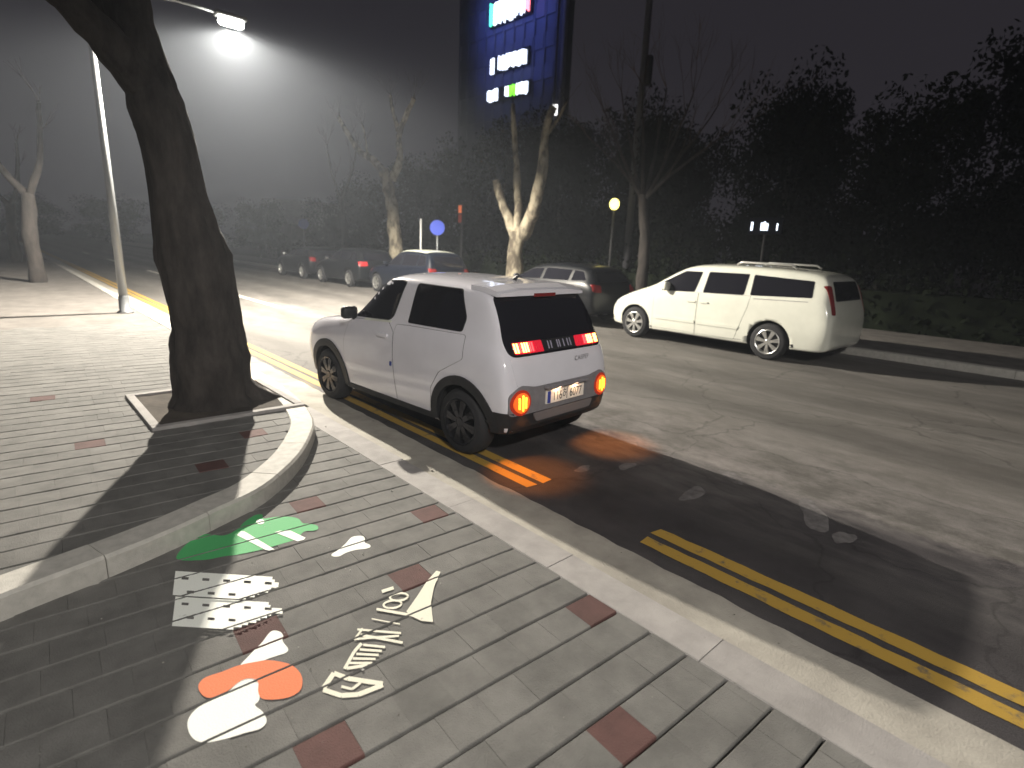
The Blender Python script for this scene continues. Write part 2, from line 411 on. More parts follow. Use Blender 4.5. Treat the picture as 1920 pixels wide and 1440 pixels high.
outer2 = [(p.x, p.y) for p in outer] + [(2.48, 200), (-60, 200), (-60, 2.8)]
shr = [(p.x, p.y) for p in offset_path(outer, .12)] + [(2.36, 200), (-60, 200), (-60, 2.95)]
lay(pav, .022, lambda x, y: not inside(x, y, shr) and x < 2.31, REDS, .1, 6.0, -4., 2.32)
lay(raised, .14, lambda x, y: inside(x, y, shr), REDS_UP, 2.9, 13., -4., 2.33)
tag(obj('pavement_beyond', [(-8, 12.9, .139), (2.262, 12.9, .139), (2.262, 200, .139), (-8, 200, .139)], [(0, 1, 2, 3)], 'far_pavers'), kind='structure')

# ------------------------------------------------------------------ projected light images laid on the pavement as coloured sheets
def gp(px, py, z=.027):
    d = RIGHT * ((px - 960) / F_PX) + DOWN * ((py - 720) / F_PX) + FWD; t = (z - CAM_H) / d.z
    return Vector((d.x * t, d.y * t, z))
worn_paint_or_light('projected_white', (.84, .86, .80), (.13, .125, .115), .33)  # colours of the projected light, broken up with paving tone
worn_paint_or_light('projected_cream', (.74, .72, .60), (.13, .125, .115), .33)
worn_paint_or_light('projected_green', (.065, .38, .125), (.13, .125, .115), .33)
worn_paint_or_light('projected_orange', (.72, .17, .055), (.13, .125, .115), .33)
def decal(name, polys, m, z, parent):
    bm = bmesh.new()
    for k, pl in enumerate(polys):
        pts = [gp(x, y, z + k * .00012) for x, y in pl]
        fc = bm.faces.new([bm.verts.new(p) for p in pts])
    bmesh.ops.triangulate(bm, faces=bm.faces[:])
    n = Vector((-SR, CR, 0))
    for r in range(-20, 25):
        for s in (-1, 1):
            v = r * PITCH + s * JY / 2; x, y = g2w(0, v)
            bmesh.ops.bisect_plane(bm, geom=bm.verts[:] + bm.edges[:] + bm.faces[:], plane_co=(x, y, z), plane_no=n)
    dead = []
    for f in bm.faces:
        c = f.calc_center_median(); u, v = w2g(c.x, c.y)
        if abs(v / PITCH - round(v / PITCH)) * PITCH < JY / 2: dead.append(f)
    bmesh.ops.delete(bm, geom=dead, context='FACES')
    for f in bm.faces:
        if f.normal.z < 0: f.normal_flip()
    me = bpy.data.meshes.new(name); bm.to_mesh(me); bm.free()
    return link(name, me, m, parent)
def stroke(pts, wd):
    P = [Vector((x, y)) for x, y in pts]; l = []; r = []
    for i, p in enumerate(P):
        t = (P[min(i + 1, len(P) - 1)] - P[max(i - 1, 0)]).normalized(); nn = Vector((-t.y, t.x)) * (wd[i] if isinstance(wd, (list, tuple)) else wd) / 2
        l.append(p + nn); r.append(p - nn)
    return [tuple(q) for q in l] + [tuple(q) for q in reversed(r)]
def quads(pts, wd):
    return [stroke([a, b], wd) for a, b in zip(pts[:-1], pts[1:])]
def ring(cx, cy, rx, ry, wd, rot=0., n=16):
    out = []
    for k in range(n):
        q = []
        for t, s in ((k, 1), (k + 1, 1), (k + 1, 0), (k, 0)):
            a = 2 * math.pi * t / n; x = (rx - (0 if s else wd)) * math.cos(a); y = (ry - (0 if s else wd)) * math.sin(a)
            q.append((cx + x * math.cos(rot) - y * math.sin(rot), cy + x * math.sin(rot) + y * math.cos(rot)))
        out.append(q)
    return out
Z1, Z2 = .0246, .0264
def soft(pl, n=5):
    P = [Vector(p) for p in pl]; out = []; m = len(P)
    for i in range(m):
        a, b, c, d = P[i - 1], P[i], P[(i + 1) % m], P[(i + 2) % m]
        for k in range(n):
            t = k / n; out.append(tuple(.5 * ((2 * b) + (c - a) * t + (2 * a - 5 * b + 4 * c - d) * t * t + (3 * b - 3 * c + d - a) * t ** 3)))
    return out
g = empty('painted_projection', gp(470, 1010, .022), 0, 'projected green light painted as a leaf-like patch with two white bars on the grey paving', 'floor graphic')
def child_decal(name, polys, m, z, g):
    o = decal(name, polys, m, z, None); o.parent = g; o.matrix_parent_inverse = Matrix.Translation(-g.location); return o
child_decal('green_patch', [soft([(330, 1046), (372, 1004), (420, 1004), (445, 992), (458, 979), (478, 966), (492, 965), (494, 972), (520, 969), (545, 969), (560, 973), (568, 981), (582, 982), (595, 986), (596, 992), (588, 995), (570, 997), (555, 1011), (530, 1019), (500, 1028), (475, 1034), (445, 1040), (420, 1043), (380, 1050)])], 'projected_green', Z1, g)
child_decal('white_bar', [[(444, 1003), (452, 996), (458, 996), (515, 1030), (505, 1032), (498, 1031)]], 'projected_white', Z2, g)
child_decal('white_bar', [[(515, 998), (524, 995), (545, 995), (573, 1008), (570, 1012), (558, 1015)]], 'projected_white', Z2, g)
child_decal('white_dot', [[(488 + 8 * math.cos(k * .5236), 978 + 5 * math.sin(k * .5236)) for k in range(12)]], 'projected_white', Z2, g)
g = empty('painted_projection', gp(660, 1025, .022), 0, 'projected light painted as a small white wedge with two rounded lobes alone on the grey paving', 'floor graphic')
child_decal('white_patch', [soft([(622, 1039), (634, 1031), (648, 1019), (658, 1008), (668, 1005), (680, 1005), (684, 1010), (684, 1017), (693, 1021), (694, 1026), (684, 1029), (668, 1031), (650, 1036), (636, 1043), (624, 1043)])], 'projected_white', Z1, g)
def pixel_block(name, y0, label, seed):
    gg = empty('painted_projection', gp(450, y0 + 30, .022), 0, label, 'floor graphic')
    pls = []; rnd = random.Random(seed)
    for r in range(9 if seed == 1 else 11):
        xe = ([92, 96, 104, 104, 92, 86, 70, 62, 46, 40, 24, 14] if seed == 1 else [84, 88, 110, 112, 92, 84, 72, 66, 50, 40, 24, 12])[r]
        for c in range(-7, 10):
            xa, xb = c * 13., min(c * 13. + 13., xe)
            if xb <= xa + 1: continue
            if r in (2, 7) and c % 3 == (r == 7) and xb < xe - 8: continue
            ya = y0 + r * 5; p = lambda x, yy: (420 + x + (yy - y0) * -.12, yy + x * .06)
            pls.append([p(xa, ya), p(xb, ya), p(xb, ya + 5.1), p(xa, ya + 5.1)])
    child_decal('white_pattern', pls, 'projected_white', Z1, gg)
pixel_block('a', 1076, 'projected light painted as a white stepped pattern with small gaps, the one nearer the green patch', 1)
pixel_block('b', 1124, 'projected light painted as a white stepped pattern with small gaps, the one touching a dark red block', 2)
g = empty('painted_projection', gp(470, 1290, .022), 0, 'projected light painted as an orange rounded shape overlapping a white one at the pavement corner', 'floor graphic')
child_decal('white_upper_patch', [soft([(448, 1252), (470, 1226), (490, 1206), (508, 1184), (524, 1184), (531, 1192), (530, 1202), (540, 1216), (536, 1224), (518, 1230), (496, 1238), (470, 1254)])], 'projected_white', Z1, g)
child_decal('white_lower_patch', [soft([(352, 1352), (372, 1326), (420, 1302), (448, 1278), (474, 1270), (486, 1284), (486, 1312), (478, 1322), (492, 1334), (500, 1352), (488, 1366), (460, 1374), (420, 1386), (380, 1392), (358, 1380)])], 'projected_white', Z1, g)
child_decal('orange_patch', [soft([(372, 1290), (382, 1272), (420, 1258), (446, 1248), (478, 1241), (505, 1238), (540, 1244), (560, 1258), (567, 1275), (563, 1294), (545, 1306), (520, 1311), (492, 1310), (484, 1296), (484, 1280), (474, 1272), (452, 1276), (420, 1300), (388, 1308)])], 'projected_orange', Z2, g)
# blurred lettering, projected light laid in as colour
g = empty('painted_projection', gp(690, 1235, .022), 0, 'projected lettering painted as a row of pale slanted strokes across three paving rows', 'floor graphic')
S = []
S += quads([(606, 1291), (626, 1262), (652, 1272), (718, 1282)], 9) + quads([(606, 1293), (640, 1304), (672, 1302), (718, 1284)], 9) + quads([(640, 1287), (660, 1292), (676, 1280)], 5)
S += quads([(646, 1254), (664, 1222), (678, 1206)], 6) + quads([(650, 1253), (690, 1247)], 6)
for k in range(5): S += quads([(655 + k * 6.5, 1243 - k * 8.5), (698 + k * 6, 1243 - k * 7.5)], 4.5)
S += quads([(676, 1190), (755, 1205)], 5) + quads([(666, 1198), (748, 1192)], 4) + quads([(670, 1180), (752, 1187)], 4) + quads([(664, 1200), (680, 1178)], 4)
child_decal('lettering', S, 'projected_cream', Z1, g)
g = empty('painted_projection', gp(770, 1120, .022), 0, 'projected light painted as pale letters ending in a long white wedge beside a red block', 'floor graphic')
S = ring(736, 1133, 19, 9, 4, -.1) + ring(748, 1119, 19, 9, 4, -.1)
S += quads([(697, 1160), (750, 1170)], 2.2) + quads([(716, 1109), (738, 1102)], 6) + quads([(706, 1142), (770, 1153)], 5)
S += [[(762, 1146), (782, 1118), (800, 1090), (818, 1070), (826, 1072), (814, 1100), (808, 1130), (812, 1166), (790, 1164), (768, 1154)]]
child_decal('lettering', S, 'projected_cream', Z1, g)

rnd = random.Random(91); mb = MB()
for i in range(420):
    x, y = rnd.uniform(-3, 2.8), rnd.uniform(.4, 6) ** 1.0
    if inside(x, y, outer2): continue
    z = .0255 if x < 2.2 else (.030 if x < 2.45 else .020); q = rnd.uniform(.0015, .0055) * (1 if rnd.random() < .93 else 2.5); a = rnd.uniform(0, 6.3); u = Vector((math.cos(a), math.sin(a), 0)) * q; v_ = Vector((-math.sin(a), math.cos(a), 0)) * q * rnd.uniform(.4, 1)
    c = Vector((x, y, z)); mb.add([c - u, c - v_, c + u, c + v_, c + Vector((0, 0, q * .8))], [(0, 1, 4), (1, 2, 4), (2, 3, 4), (3, 0, 4)])
tag(mb.build('pavement_grit', mat('grit_stone', (.10, .09, .07), rough=.8, col2=(.62, .6, .55), vscale=9, lo=.5, hi=.6)), 'tiny stones and crumbs scattered over the pavement', 'grit', kind='stuff')

# ------------------------------------------------------------------ vehicles
mat('tyre', (.018, .018, .02), rough=.85, bump=.2, bscale=200)
mat('black_plastic', (.014, .014, .016), rough=.6, var=.2, vscale=20)
mat('underbody', (.012, .012, .012), rough=.95)
mat('dark_glass', (.010, .010, .014), rough=.05, spec=.6)
mat('chrome', (.75, .75, .75), rough=.18, metal=1)
mat('alloy', (.62, .62, .60), rough=.3, metal=.85)
mat('dark_alloy', (.035, .035, .04), rough=.22, metal=.7)
mat('white_pearl', (.72, .705, .755), rough=.14, coat=.8, var=.03, vscale=3)
mat('cream_white', (.68, .69, .61), rough=.2, coat=.8, var=.04, vscale=3)
mat('black_paint', (.007, .008, .010), rough=.35, coat=.2, spec=.25)
mat('navy_paint', (.007, .009, .016), rough=.35, coat=.2, spec=.25)
mat('lamplit_roof', (.60, .62, .52), rough=.35, coat=.5)  # lamplight on the navy car's roof, painted in as a paler panel
mat('bumper_grey', (.20, .19, .20), rough=.5, var=.1, vscale=20)
mat('skid_grey', (.16, .14, .14), rough=.5)
mat('red_off', (.18, .015, .015), rough=.2, coat=.5)
mat('clear_lens', (.5, .5, .52), rough=.15, coat=.5)

def loft(stations):
    """stations: (y, zbot, w_sill, w_mid, w_belt, z_belt, w_roof, z_roof, z_top) -> smooth closed body mesh"""
    rings = []
    for (y, zb, ws, wm, wb, zt, wr, zr, zc) in stations:
        zm = min(.58, zb + (zt - zb) * .5)
        half = [(0, zb), (ws - .14, zb), (ws - .015, zb + .012), (ws, zb + .06), (wm, zm), (wm - .004, zb + (zt - zb) * .80), (wb + .012, zt - .02), (wb - .012, zt + .02 * min(1, (zr - zt) / .1 + .2)),
                (wr + (wb - wr) * .45, zt + (zr - zt) * .55), (wr + .012, zr - .03 * min(1, (zr - zt) / .2)), (wr - .05, zr + (zc - zr) * .45), (wr * .55, zc - (zc - zr) * .12), (0, zc)]
        ring_ = [(-x, y, z) for x, z in half] + [(x, y, z) for x, z in reversed(half[1:-1])]
        rings.append(ring_)
    n = len(rings[0]); v = [p for r in rings for p in r]; f = []
    for i in range(len(rings) - 1):
        for k in range(n): f.append((i * n + k, i * n + (k + 1) % n, (i + 1) * n + (k + 1) % n, (i + 1) * n + k))
    # caps as quads across the section
    for base, flip in ((0, 0), ((len(rings) - 1) * n, 1)):
        h = n // 2
        for k in range(h):
            a, b = base + k, base + k + 1; c, d = base + (n - k - 1) % n, base + (n - k) % n
            q = [a, b, c, d] if k < h else []
            q2 = []
            for t in q:
                if t not in q2: q2.append(t)
            if len(q2) >= 3: f.append(tuple(q2 if flip else q2[::-1]))
    me = bpy.data.meshes.new('body'); me.from_pydata(v, [], f); me.update()
    bm = bmesh.new(); bm.from_mesh(me); bmesh.ops.recalc_face_normals(bm, faces=bm.faces[:]); bm.to_mesh(me); bm.free()
    return me

def bake(o):
    dg = bpy.context.evaluated_depsgraph_get(); dg.update()
    me = bpy.data.meshes.new_from_object(o.evaluated_get(dg)); return me

class Car:
    def __init__(s, name, loc, rz, label, stations, axles, arch_r, paint, group=None, sub=3):
        s.root = empty(name, loc, rz, label, 'car', group); s.paint = paint
        me = loft(stations)
        tmp = bpy.data.objects.new('tmp', me); C.objects.link(tmp)
        md = tmp.modifiers.new('s', 'SUBSURF'); md.levels = sub; md.render_levels = sub
        full = bake(tmp)
        bm = bmesh.new(); bm.from_mesh(full); s.bvh = BVHTree.FromBMesh(bm); bm.free()
        tmp.modifiers.clear(); tmp.data = full
        # wheel arches
        mb = MB()
        for ay, az in axles:
            for sx in (-1, 1):
                mb.lathe([(sx * .50, 0.0001), (sx * .50, arch_r), (sx * 1.3, arch_r), (sx * 1.3, 0.0001)], n=40, axis='x', o=(0, ay, az))
        cm = bpy.data.meshes.new('cut'); cm.from_pydata(mb.v, [], mb.f); bm = bmesh.new(); bm.from_mesh(cm)
        bmesh.ops.remove_doubles(bm, verts=bm.verts[:], dist=.001); bmesh.ops.recalc_face_normals(bm, faces=bm.faces[:]); bm.to_mesh(cm); bm.free()
        co = bpy.data.objects.new('cut', cm); C.objects.link(co)
        bo = tmp.modifiers.new('b', 'BOOLEAN'); bo.object = co; bo.operation = 'DIFFERENCE'; bo.solver = 'EXACT'
        body = bake(tmp)
        bpy.data.objects.remove(tmp); bpy.data.objects.remove(co)
        body.materials.clear()
        s.body = link('body', body, paint, s.root, True)
        # dark lining of the arches and floor
        body.materials.append(MATS['underbody'])
        for p in body.polygons:
            c = p.center
            if c.z < stations[len(stations) // 2][1] + .004 or any(abs(math.hypot(c.y - ay, c.z - az) - arch_r) < .02 and abs(c.x) > .505 and abs(p.normal.x) < .3 for ay, az in axles) or any(math.hypot(c.y - ay, c.z - az) < arch_r + .01 and abs(abs(c.x) - .5) < .01 for ay, az in axles):
                p.material_index = 1; p.use_smooth = False
        s.wheels = axles
    def ray(s, p, d, flat=None):
        h = s.bvh.ray_cast(Vector(p), Vector(d))
        if h[0] is None:
            h = s.bvh.find_nearest(Vector(p) + Vector(d) * 1.5)
        return h[0], h[1]
    def patch(s, name, outline, view, off, m, parent=None, thick=.0, grid=.06, smooth=True, flip=False, holes=None):
        """a panel laid over the body. view: 'L','R' outlines in (y,z); 'B' rear and 'F' front in (x,z); 'T' top in (x,y)"""
        bm = bmesh.new()
        bm.faces.new([bm.verts.new((a, b, 0)) for a, b in outline])
        if holes:
            pass
        us = [a for a, b in outline]; vv = [b for a, b in outline]
        for k in range(int(min(us) / grid), int(max(us) / grid) + 1):
            bmesh.ops.bisect_plane(bm, geom=bm.verts[:] + bm.edges[:] + bm.faces[:], plane_co=(k * grid + .0013, 0, 0), plane_no=(1, 0, 0))
        for k in range(int(min(vv) / grid), int(max(vv) / grid) + 1):
            bmesh.ops.bisect_plane(bm, geom=bm.verts[:] + bm.edges[:] + bm.faces[:], plane_co=(0, k * grid + .0013, 0), plane_no=(0, 1, 0))
        bmesh.ops.triangulate(bm, faces=[f for f in bm.faces if len(f.verts) > 4])
        D = {'L': (1, 0, 0), 'R': (-1, 0, 0), 'B': (0, 1, 0), 'F': (0, -1, 0), 'T': (0, 0, -1)}[view]; D = Vector(D)
        pos = []
        for q in bm.verts:
            a, b = q.co.x, q.co.y
            o = {'L': (-3, a, b), 'R': (3, a, b), 'B': (a, -4, b), 'F': (a, 9, b), 'T': (a, b, 4)}[view]
            loc, nrm = s.ray(o, D)
            if nrm.dot(D) > 0: nrm = -nrm
            pos.append((loc, nrm))
        for q, (l, nn) in zip(bm.verts, pos): q.co = l + nn * off
        bm.normal_update()
        for f in bm.faces:
            if f.normal.dot(D) > 0: f.normal_flip()
        # rim turned inwards so that the panel has thickness
        be = [e for e in bm.edges if e.is_boundary]
        ex = bmesh.ops.extrude_edge_only(bm, edges=be)
        for q in [g_ for g_ in ex['geom'] if isinstance(g_, bmesh.types.BMVert)]: q.co += D * (off + thick + .012)
        me = bpy.data.meshes.new(name); bm.to_mesh(me); bm.free()
        o = link(name, me, m, parent or s.root, smooth)
        if smooth:
            try: me.set_sharp_from_angle(angle=rad(40))
            except Exception: pass
        return o
    def side(s, name, outline, off, m, thick=0., parent=None, grid=.06):
        return [s.patch(name, outline, v, off, m, parent, thick, grid) for v in ('L', 'R')]
    def wheel(s, R, rim_r, width, x_out, rim_m, spokes, style='spoke'):
        for ay, az in s.wheels:
            for sx in (-1, 1):
                wh = empty('wheel', (sx * x_out, ay, az)); wh.parent = s.root
                mb = MB(); W = width
                prof = [(0.0, rim_r - .012), (0.0, rim_r + .004), (.012, rim_r + .02), (.002, (R + rim_r) / 2 + .01), (.012, R - .03), (.03, R - .008), (.05, R), (W - .05, R), (W - .03, R - .008), (W - .012, R - .03), (W, rim_r + .02), (W, rim_r - .012)]
                mb.lathe([(-sx * a, r) for a, r in prof], n=44, axis='x')
                mb.build('tyre', 'tyre', wh, True)
                mb = MB(); k = -sx
                mb.lathe([(k * .0, rim_r - .002), (k * -.004, rim_r - .010), (k * .004, rim_r - .022), (k * .05, rim_r - .035), (k * W, rim_r - .04)], n=44, axis='x')
                mb.lathe([(k * .002, 0.001), (k * .002, .035), (k * .012, .06), (k * .05, .07)], n=20, axis='x')
                for i in range(spokes):
                    t0 = 2 * math.pi * i / spokes + .2
                    for dt in ((-.10, .10) if style == 'twin' else (0,)):
                        a0, a1 = t0 + dt * 1.2, t0 + dt * 1.0
                        def P(r, a, ww, dx): return [(k * (.006 + dx), r * math.cos(a) - ww * math.sin(a) * e, r * math.sin(a) + ww * math.cos(a) * e) for e in (-1, 1)] + [(k * (.03 + dx), r * math.cos(a) - ww * math.sin(a) * e, r * math.sin(a) + ww * math.cos(a) * e) for e in (1, -1)]
                        ww = .016 if style == 'twin' else .024
                        v = P(.05, a0, ww * .9, 0) + P(rim_r * .55, a0, ww * .8, -.002) + P(rim_r - .014, a1, ww * 1.25, .003)
                        f = []
                        for q in range(2):
                            for j in range(4): f.append((4 * q + j, 4 * q + (j + 1) % 4, 4 * q + 4 + (j + 1) % 4, 4 * q + 4 + j))
                        mb.add(v, f)
                mb.build('rim', rim_m, wh)
                mb = MB(); mb.lathe([(k * .06, .001), (k * .062, rim_r - .03)], n=32, axis='x'); mb.build('brake_disc', 'black_plastic', wh)

def arc(cy, cz, r0, r1, a0, a1, n=22):
    o = [(cy + r1 * math.cos(rad(a0 + (a1 - a0) * k / n)), cz + r1 * math.sin(rad(a0 + (a1 - a0) * k / n))) for k in range(n + 1)]
    return o + [(cy + r0 * math.cos(rad(a1 + (a0 - a1) * k / n)), cz + r0 * math.sin(rad(a1 + (a0 - a1) * k / n))) for k in range(n + 1)]
def rnd_poly(pts, r=.03, n=4):
    """rounded corners"""
    out = []; P = [Vector(p) for p in pts]
    for i, p in enumerate(P):
        a, b = P[i - 1], P[(i + 1) % len(P)]; ra = min(r, (a - p).length * .45); rb = min(r, (b - p).length * .45)
        s_, e_ = p + (a - p).normalized() * ra, p + (b - p).normalized() * rb
        for k in range(n + 1):
            t = k / n; out.append(tuple((1 - t) ** 2 * s_ + 2 * t * (1 - t) * p + t * t * e_))
    return out

# ---- the small white car in the foreground
ST = [(-.575, .36, .56, .60, .58, .56, .54, .63, .65),
      (-.56, .33, .63, .685, .665, .62, .60, .70, .72),
      (-.52, .30, .685, .745, .70, .84, .62, .92, .95),
      (-.47, .28, .70, .765, .715, .95, .615, 1.02, 1.05),
      (-.36, .26, .725, .785, .73, 1.03, .645, 1.23, 1.28),
      (-.23, .24, .735, .79, .735, 1.06, .64, 1.43, 1.49),
      (-.11, .22, .74, .795, .74, 1.075, .64, 1.505, 1.565),
      (.35, .20, .745, .797, .742, 1.085, .645, 1.525, 1.595),
      (.9, .20, .745, .797, .742, 1.085, .65, 1.53, 1.605),
      (1.28, .20, .745, .797, .742, 1.08, .65, 1.515, 1.595),
      (1.42, .20, .745, .797, .742, 1.07, .65, 1.44, 1.52),
      (1.68, .20, .745, .797, .74, 1.055, .66, 1.24, 1.30),
      (1.94, .20, .745, .797, .738, 1.035, .67, 1.06, 1.10),
      (2.04, .20, .745, .797, .735, 1.00, .67, 1.025, 1.05),
      (2.45, .21, .74, .79, .73, .96, .66, .995, 1.015),
      (2.80, .23, .72, .775, .71, .90, .64, .945, .965),
      (2.95, .25, .68, .735, .68, .84, .60, .885, .90),
      (3.01, .27, .63, .69, .64, .76, .57, .80, .81),
      (3.03, .30, .58, .63, .60, .68, .54, .72, .73)]
car = Car('small_white_car', (3.744, 3.921, 0), rad(3.79), 'small boxy white hatchback with lit red tail lamps, parked at the near kerb', ST, [(0, .31), (2.40, .31)], .365, 'white_pearl')
car.wheel(.312, .222, .20, .785, 'dark_alloy', 8, 'twin')
# doors: proud panels over dark sheets that paint the shade in their gaps
FD = [(1.945, .30), (2.0, .55), (2.0, .80), (1.93, 1.02), (1.82, 1.05), (1.18, 1.09), (1.06, 1.00), (1.02, .30)]
RD = [(1.005, .30), (1.045, .99), (1.03, 1.08), (.84, 1.09), (.0, 1.11), (-.02, .90), (.30, .73), (.43, .55), (.455, .30)]
def grow(pl, d):
    P = [Vector(p) for p in pl]; c = sum((p for p in P), Vector((0, 0))) / len(P); return [tuple(p + (p - c).normalized() * d) for p in P]
mat('gap_shadow', (.05, .05, .055), rough=.9)
for dd in (FD, RD): car.side('door_gap_shade', rnd_poly(grow(dd, .006), .028), .0012, 'gap_shadow')
dl = car.side('door', rnd_poly(FD, .025), .003, 'white_pearl'); dr = car.side('door', rnd_poly(RD, .025), .003, 'white_pearl')
for pan, pl in zip(dl, 'LR'):
    car.patch('handle', rnd_poly([(1.14, .93), (1.32, .93), (1.32, .965), (1.14, .965)], .012), pl, .022, 'white_pearl', pan)
# side glass
FW = rnd_poly([(1.86, 1.075), (1.17, 1.115), (1.11, 1.16), (.98, 1.50), (1.05, 1.515), (1.33, 1.505)], .035)
RW = rnd_poly([(.85, 1.12), (.78, 1.505), (.15, 1.495), (.03, 1.26), (.06, 1.135)], .03)
for q_ in (FW, RW): car.side('window_seal', grow(q_, .011), .003, 'black_plastic'); car.side('side_window', q_, .005, 'dark_glass')
car.patch('window_strip', [(1.62, 1.055), (1.13, 1.085), (1.13, 1.105), (1.62, 1.078)], 'L', .007, 'cream_white'); car.patch('windscreen', rnd_poly([(-.60, 1.08), (.60, 1.08), (.52, 1.50), (-.56, 1.50)], .06), 'F', .004, 'dark_glass')  # cream strip along the foot of the left front window
# cladding
for ay, nm in ((0, 0), (2.40, 1)):
    car.side('arch_cladding', arc(ay, .31, .352, .435, -8, 188), .016, 'black_plastic', .02, grid=.05)
car.side('sill_cladding', [(1.985, .205), (.42, .205), (.42, .30), (1.985, .295)], .012, 'black_plastic', .02)
car.side('rear_corner_cladding', [(-.43, .27), (-.56, .33), (-.56, .50), (-.40, .50)], .010, 'black_plastic', .02)
car.patch('lower_bumper', rnd_poly([(-.66, .30), (.66, .30), (.69, .47), (-.69, .47)], .03), 'B', .012, 'black_plastic', thick=.02)
car.patch('skid_plate', rnd_poly([(-.40, .39), (.40, .39), (.44, .47), (-.44, .47)], .03), 'B', .022, 'skid_grey', thick=.01)
bp_ = car.patch('bumper_panel', rnd_poly([(-.70, .475), (.70, .475), (.71, .66), (.58, .735), (.40, .70), (-.40, .70), (-.58, .735), (-.71, .66)], .04), 'B', .010, 'bumper_grey', thick=.01)
# tailgate with the dark glass above it
car.patch('tailgate', rnd_poly([(-.62, .725), (-.41, .715), (.41, .715), (.62, .725), (.66, .955), (-.66, .955)], .03), 'B', .004, 'white_pearl')
rg = car.patch('rear_window', rnd_poly([(-.60, 1.47), (-.665, 1.08), (-.65, .97), (.65, .97), (.665, 1.08), (.60, 1.47)], .07), 'B', .007, 'dark_glass', grid=.05)
# spoiler
mb = MB()
for i, (y, z, t, hw) in enumerate(((.06, 1.572, .05, .62), (-.12, 1.562, .055, .61), (-.24, 1.532, .05, .595), (-.275, 1.515, .03, .585))):
    mb.v += [(-hw, y, z - t - .02), (hw, y, z - t - .02), (hw, y, z - .025), (hw * .6, y, z), (-hw * .6, y, z), (-hw, y, z - .025)]
for i in range(3):
    for j in range(6): mb.f.append((6 * i + j, 6 * i + (j + 1) % 6, 6 * i + 6 + (j + 1) % 6, 6 * i + 6 + j))
mb.f.append((0, 5, 4, 3, 2, 1)); mb.f.append((18, 19, 20, 21, 22, 23))
sp = mb.build('spoiler', 'white_pearl', car.root)
MB().box((-.15, -.286, 1.452), (.15, -.268, 1.485), .004).build('stop_lamp', 'red_off', sp)
mb = MB(); mb.tube([(-.0, .12, 1.58), (0, .05, 1.64)], [.022, .006], 8); mb.build('antenna', 'black_plastic', car.root)
# tail lamps: a dark strip of short upright lit bars
mat('tail_red', (.3, .01, .01), rough=.2, emit=(1, .03, .03), es=7.)
mat('tail_hot', (.5, .1, .02), rough=.2, emit=(1, .36, .07), es=14.)
mat('tail_dim', (.25, .01, .02), rough=.2, emit=(1, .02, .05), es=.55)
for sx in (-1, 1):
    tl = car.patch('tail_lamp', rnd_poly([(sx * .235, .99), (sx * .595, .99), (sx * .60, 1.085), (sx * .24, 1.085)], .012), 'B', .012, 'tail_dim', grid=.04)
    for i in range(12):
        x = sx * (.585 - i * .03); m_ = 'tail_hot' if i in (0, 1, 3, 4, 5) else ('tail_red' if i < 8 else 'tail_dim')
        car.patch('lit_bar', [(x - .006, 1.0), (x + .006, 1.0), (x + .006, 1.075), (x - .006, 1.075)], 'B', .020, m_, tl, grid=.09)
cp = car.patch('centre_strip', rnd_poly([(-.23, .99), (.23, .99), (.23, 1.085), (-.23, 1.085)], .01), 'B', .011, 'black_plastic', grid=.05)
mat('strip_bar', (.35, .33, .42), rough=.3)
for i, x in enumerate((-.16, -.12, -.03, .0, .06, .12, .16)):
    car.patch('strip_bar', [(x - .006, 1.005), (x + .006, 1.005), (x + .006, 1.07), (x - .006, 1.07)], 'B', .016, 'strip_bar', cp, grid=.09)
# round amber lamps in the bumper
mat('amber_rim', (.25, .03, .01), rough=.25, emit=(1, .04, .02), es=.2)
mat('amber_lens', (.6, .2, .03), rough=.2, emit=(1, .09, .01), es=.7)
mat('amber_hot', (.8, .4, .05), rough=.2, emit=(1, .40, .03), es=3.4)
for sx in (-1, 1):
    cx, cz = sx * .585, .585
    ro = car.patch('round_lamp', [(cx + .112 * math.cos(t * .2618), cz + .112 * math.sin(t * .2618)) for t in range(24)], 'B', .018, 'amber_rim', thick=.02, grid=.05)
    car.patch('lens', [(cx + .088 * math.cos(t * .2618), cz + .088 * math.sin(t * .2618)) for t in range(24)], 'B', .026, 'amber_lens', ro, grid=.05)
    for x0, h_ in ((-.035, .05), (.006, .07), (.04, .05)):
        car.patch('lit_bar', rnd_poly([(cx + x0 - .010, cz - h_), (cx + x0 + .010, cz - h_), (cx + x0 + .010, cz + h_), (cx + x0 - .010, cz + h_)], .008), 'B', .032, 'amber_hot', ro, grid=.2)
    bev = bpy.data.lights.new('lamp_glow', 'SPOT'); bev.energy = 34; bev.color = (1, .30, .05); bev.spot_size = rad(84); bev.spot_blend = .6; bev.shadow_soft_size = .04
    lo = bpy.data.objects.new('lamp_glow', bev); C.objects.link(lo); lo.parent = car.root; lo.location = (sx * .585, -.68, .585)
    lo.rotation_euler = Vector((0, -.12, -1)).to_track_quat('-Z', 'Y').to_euler()
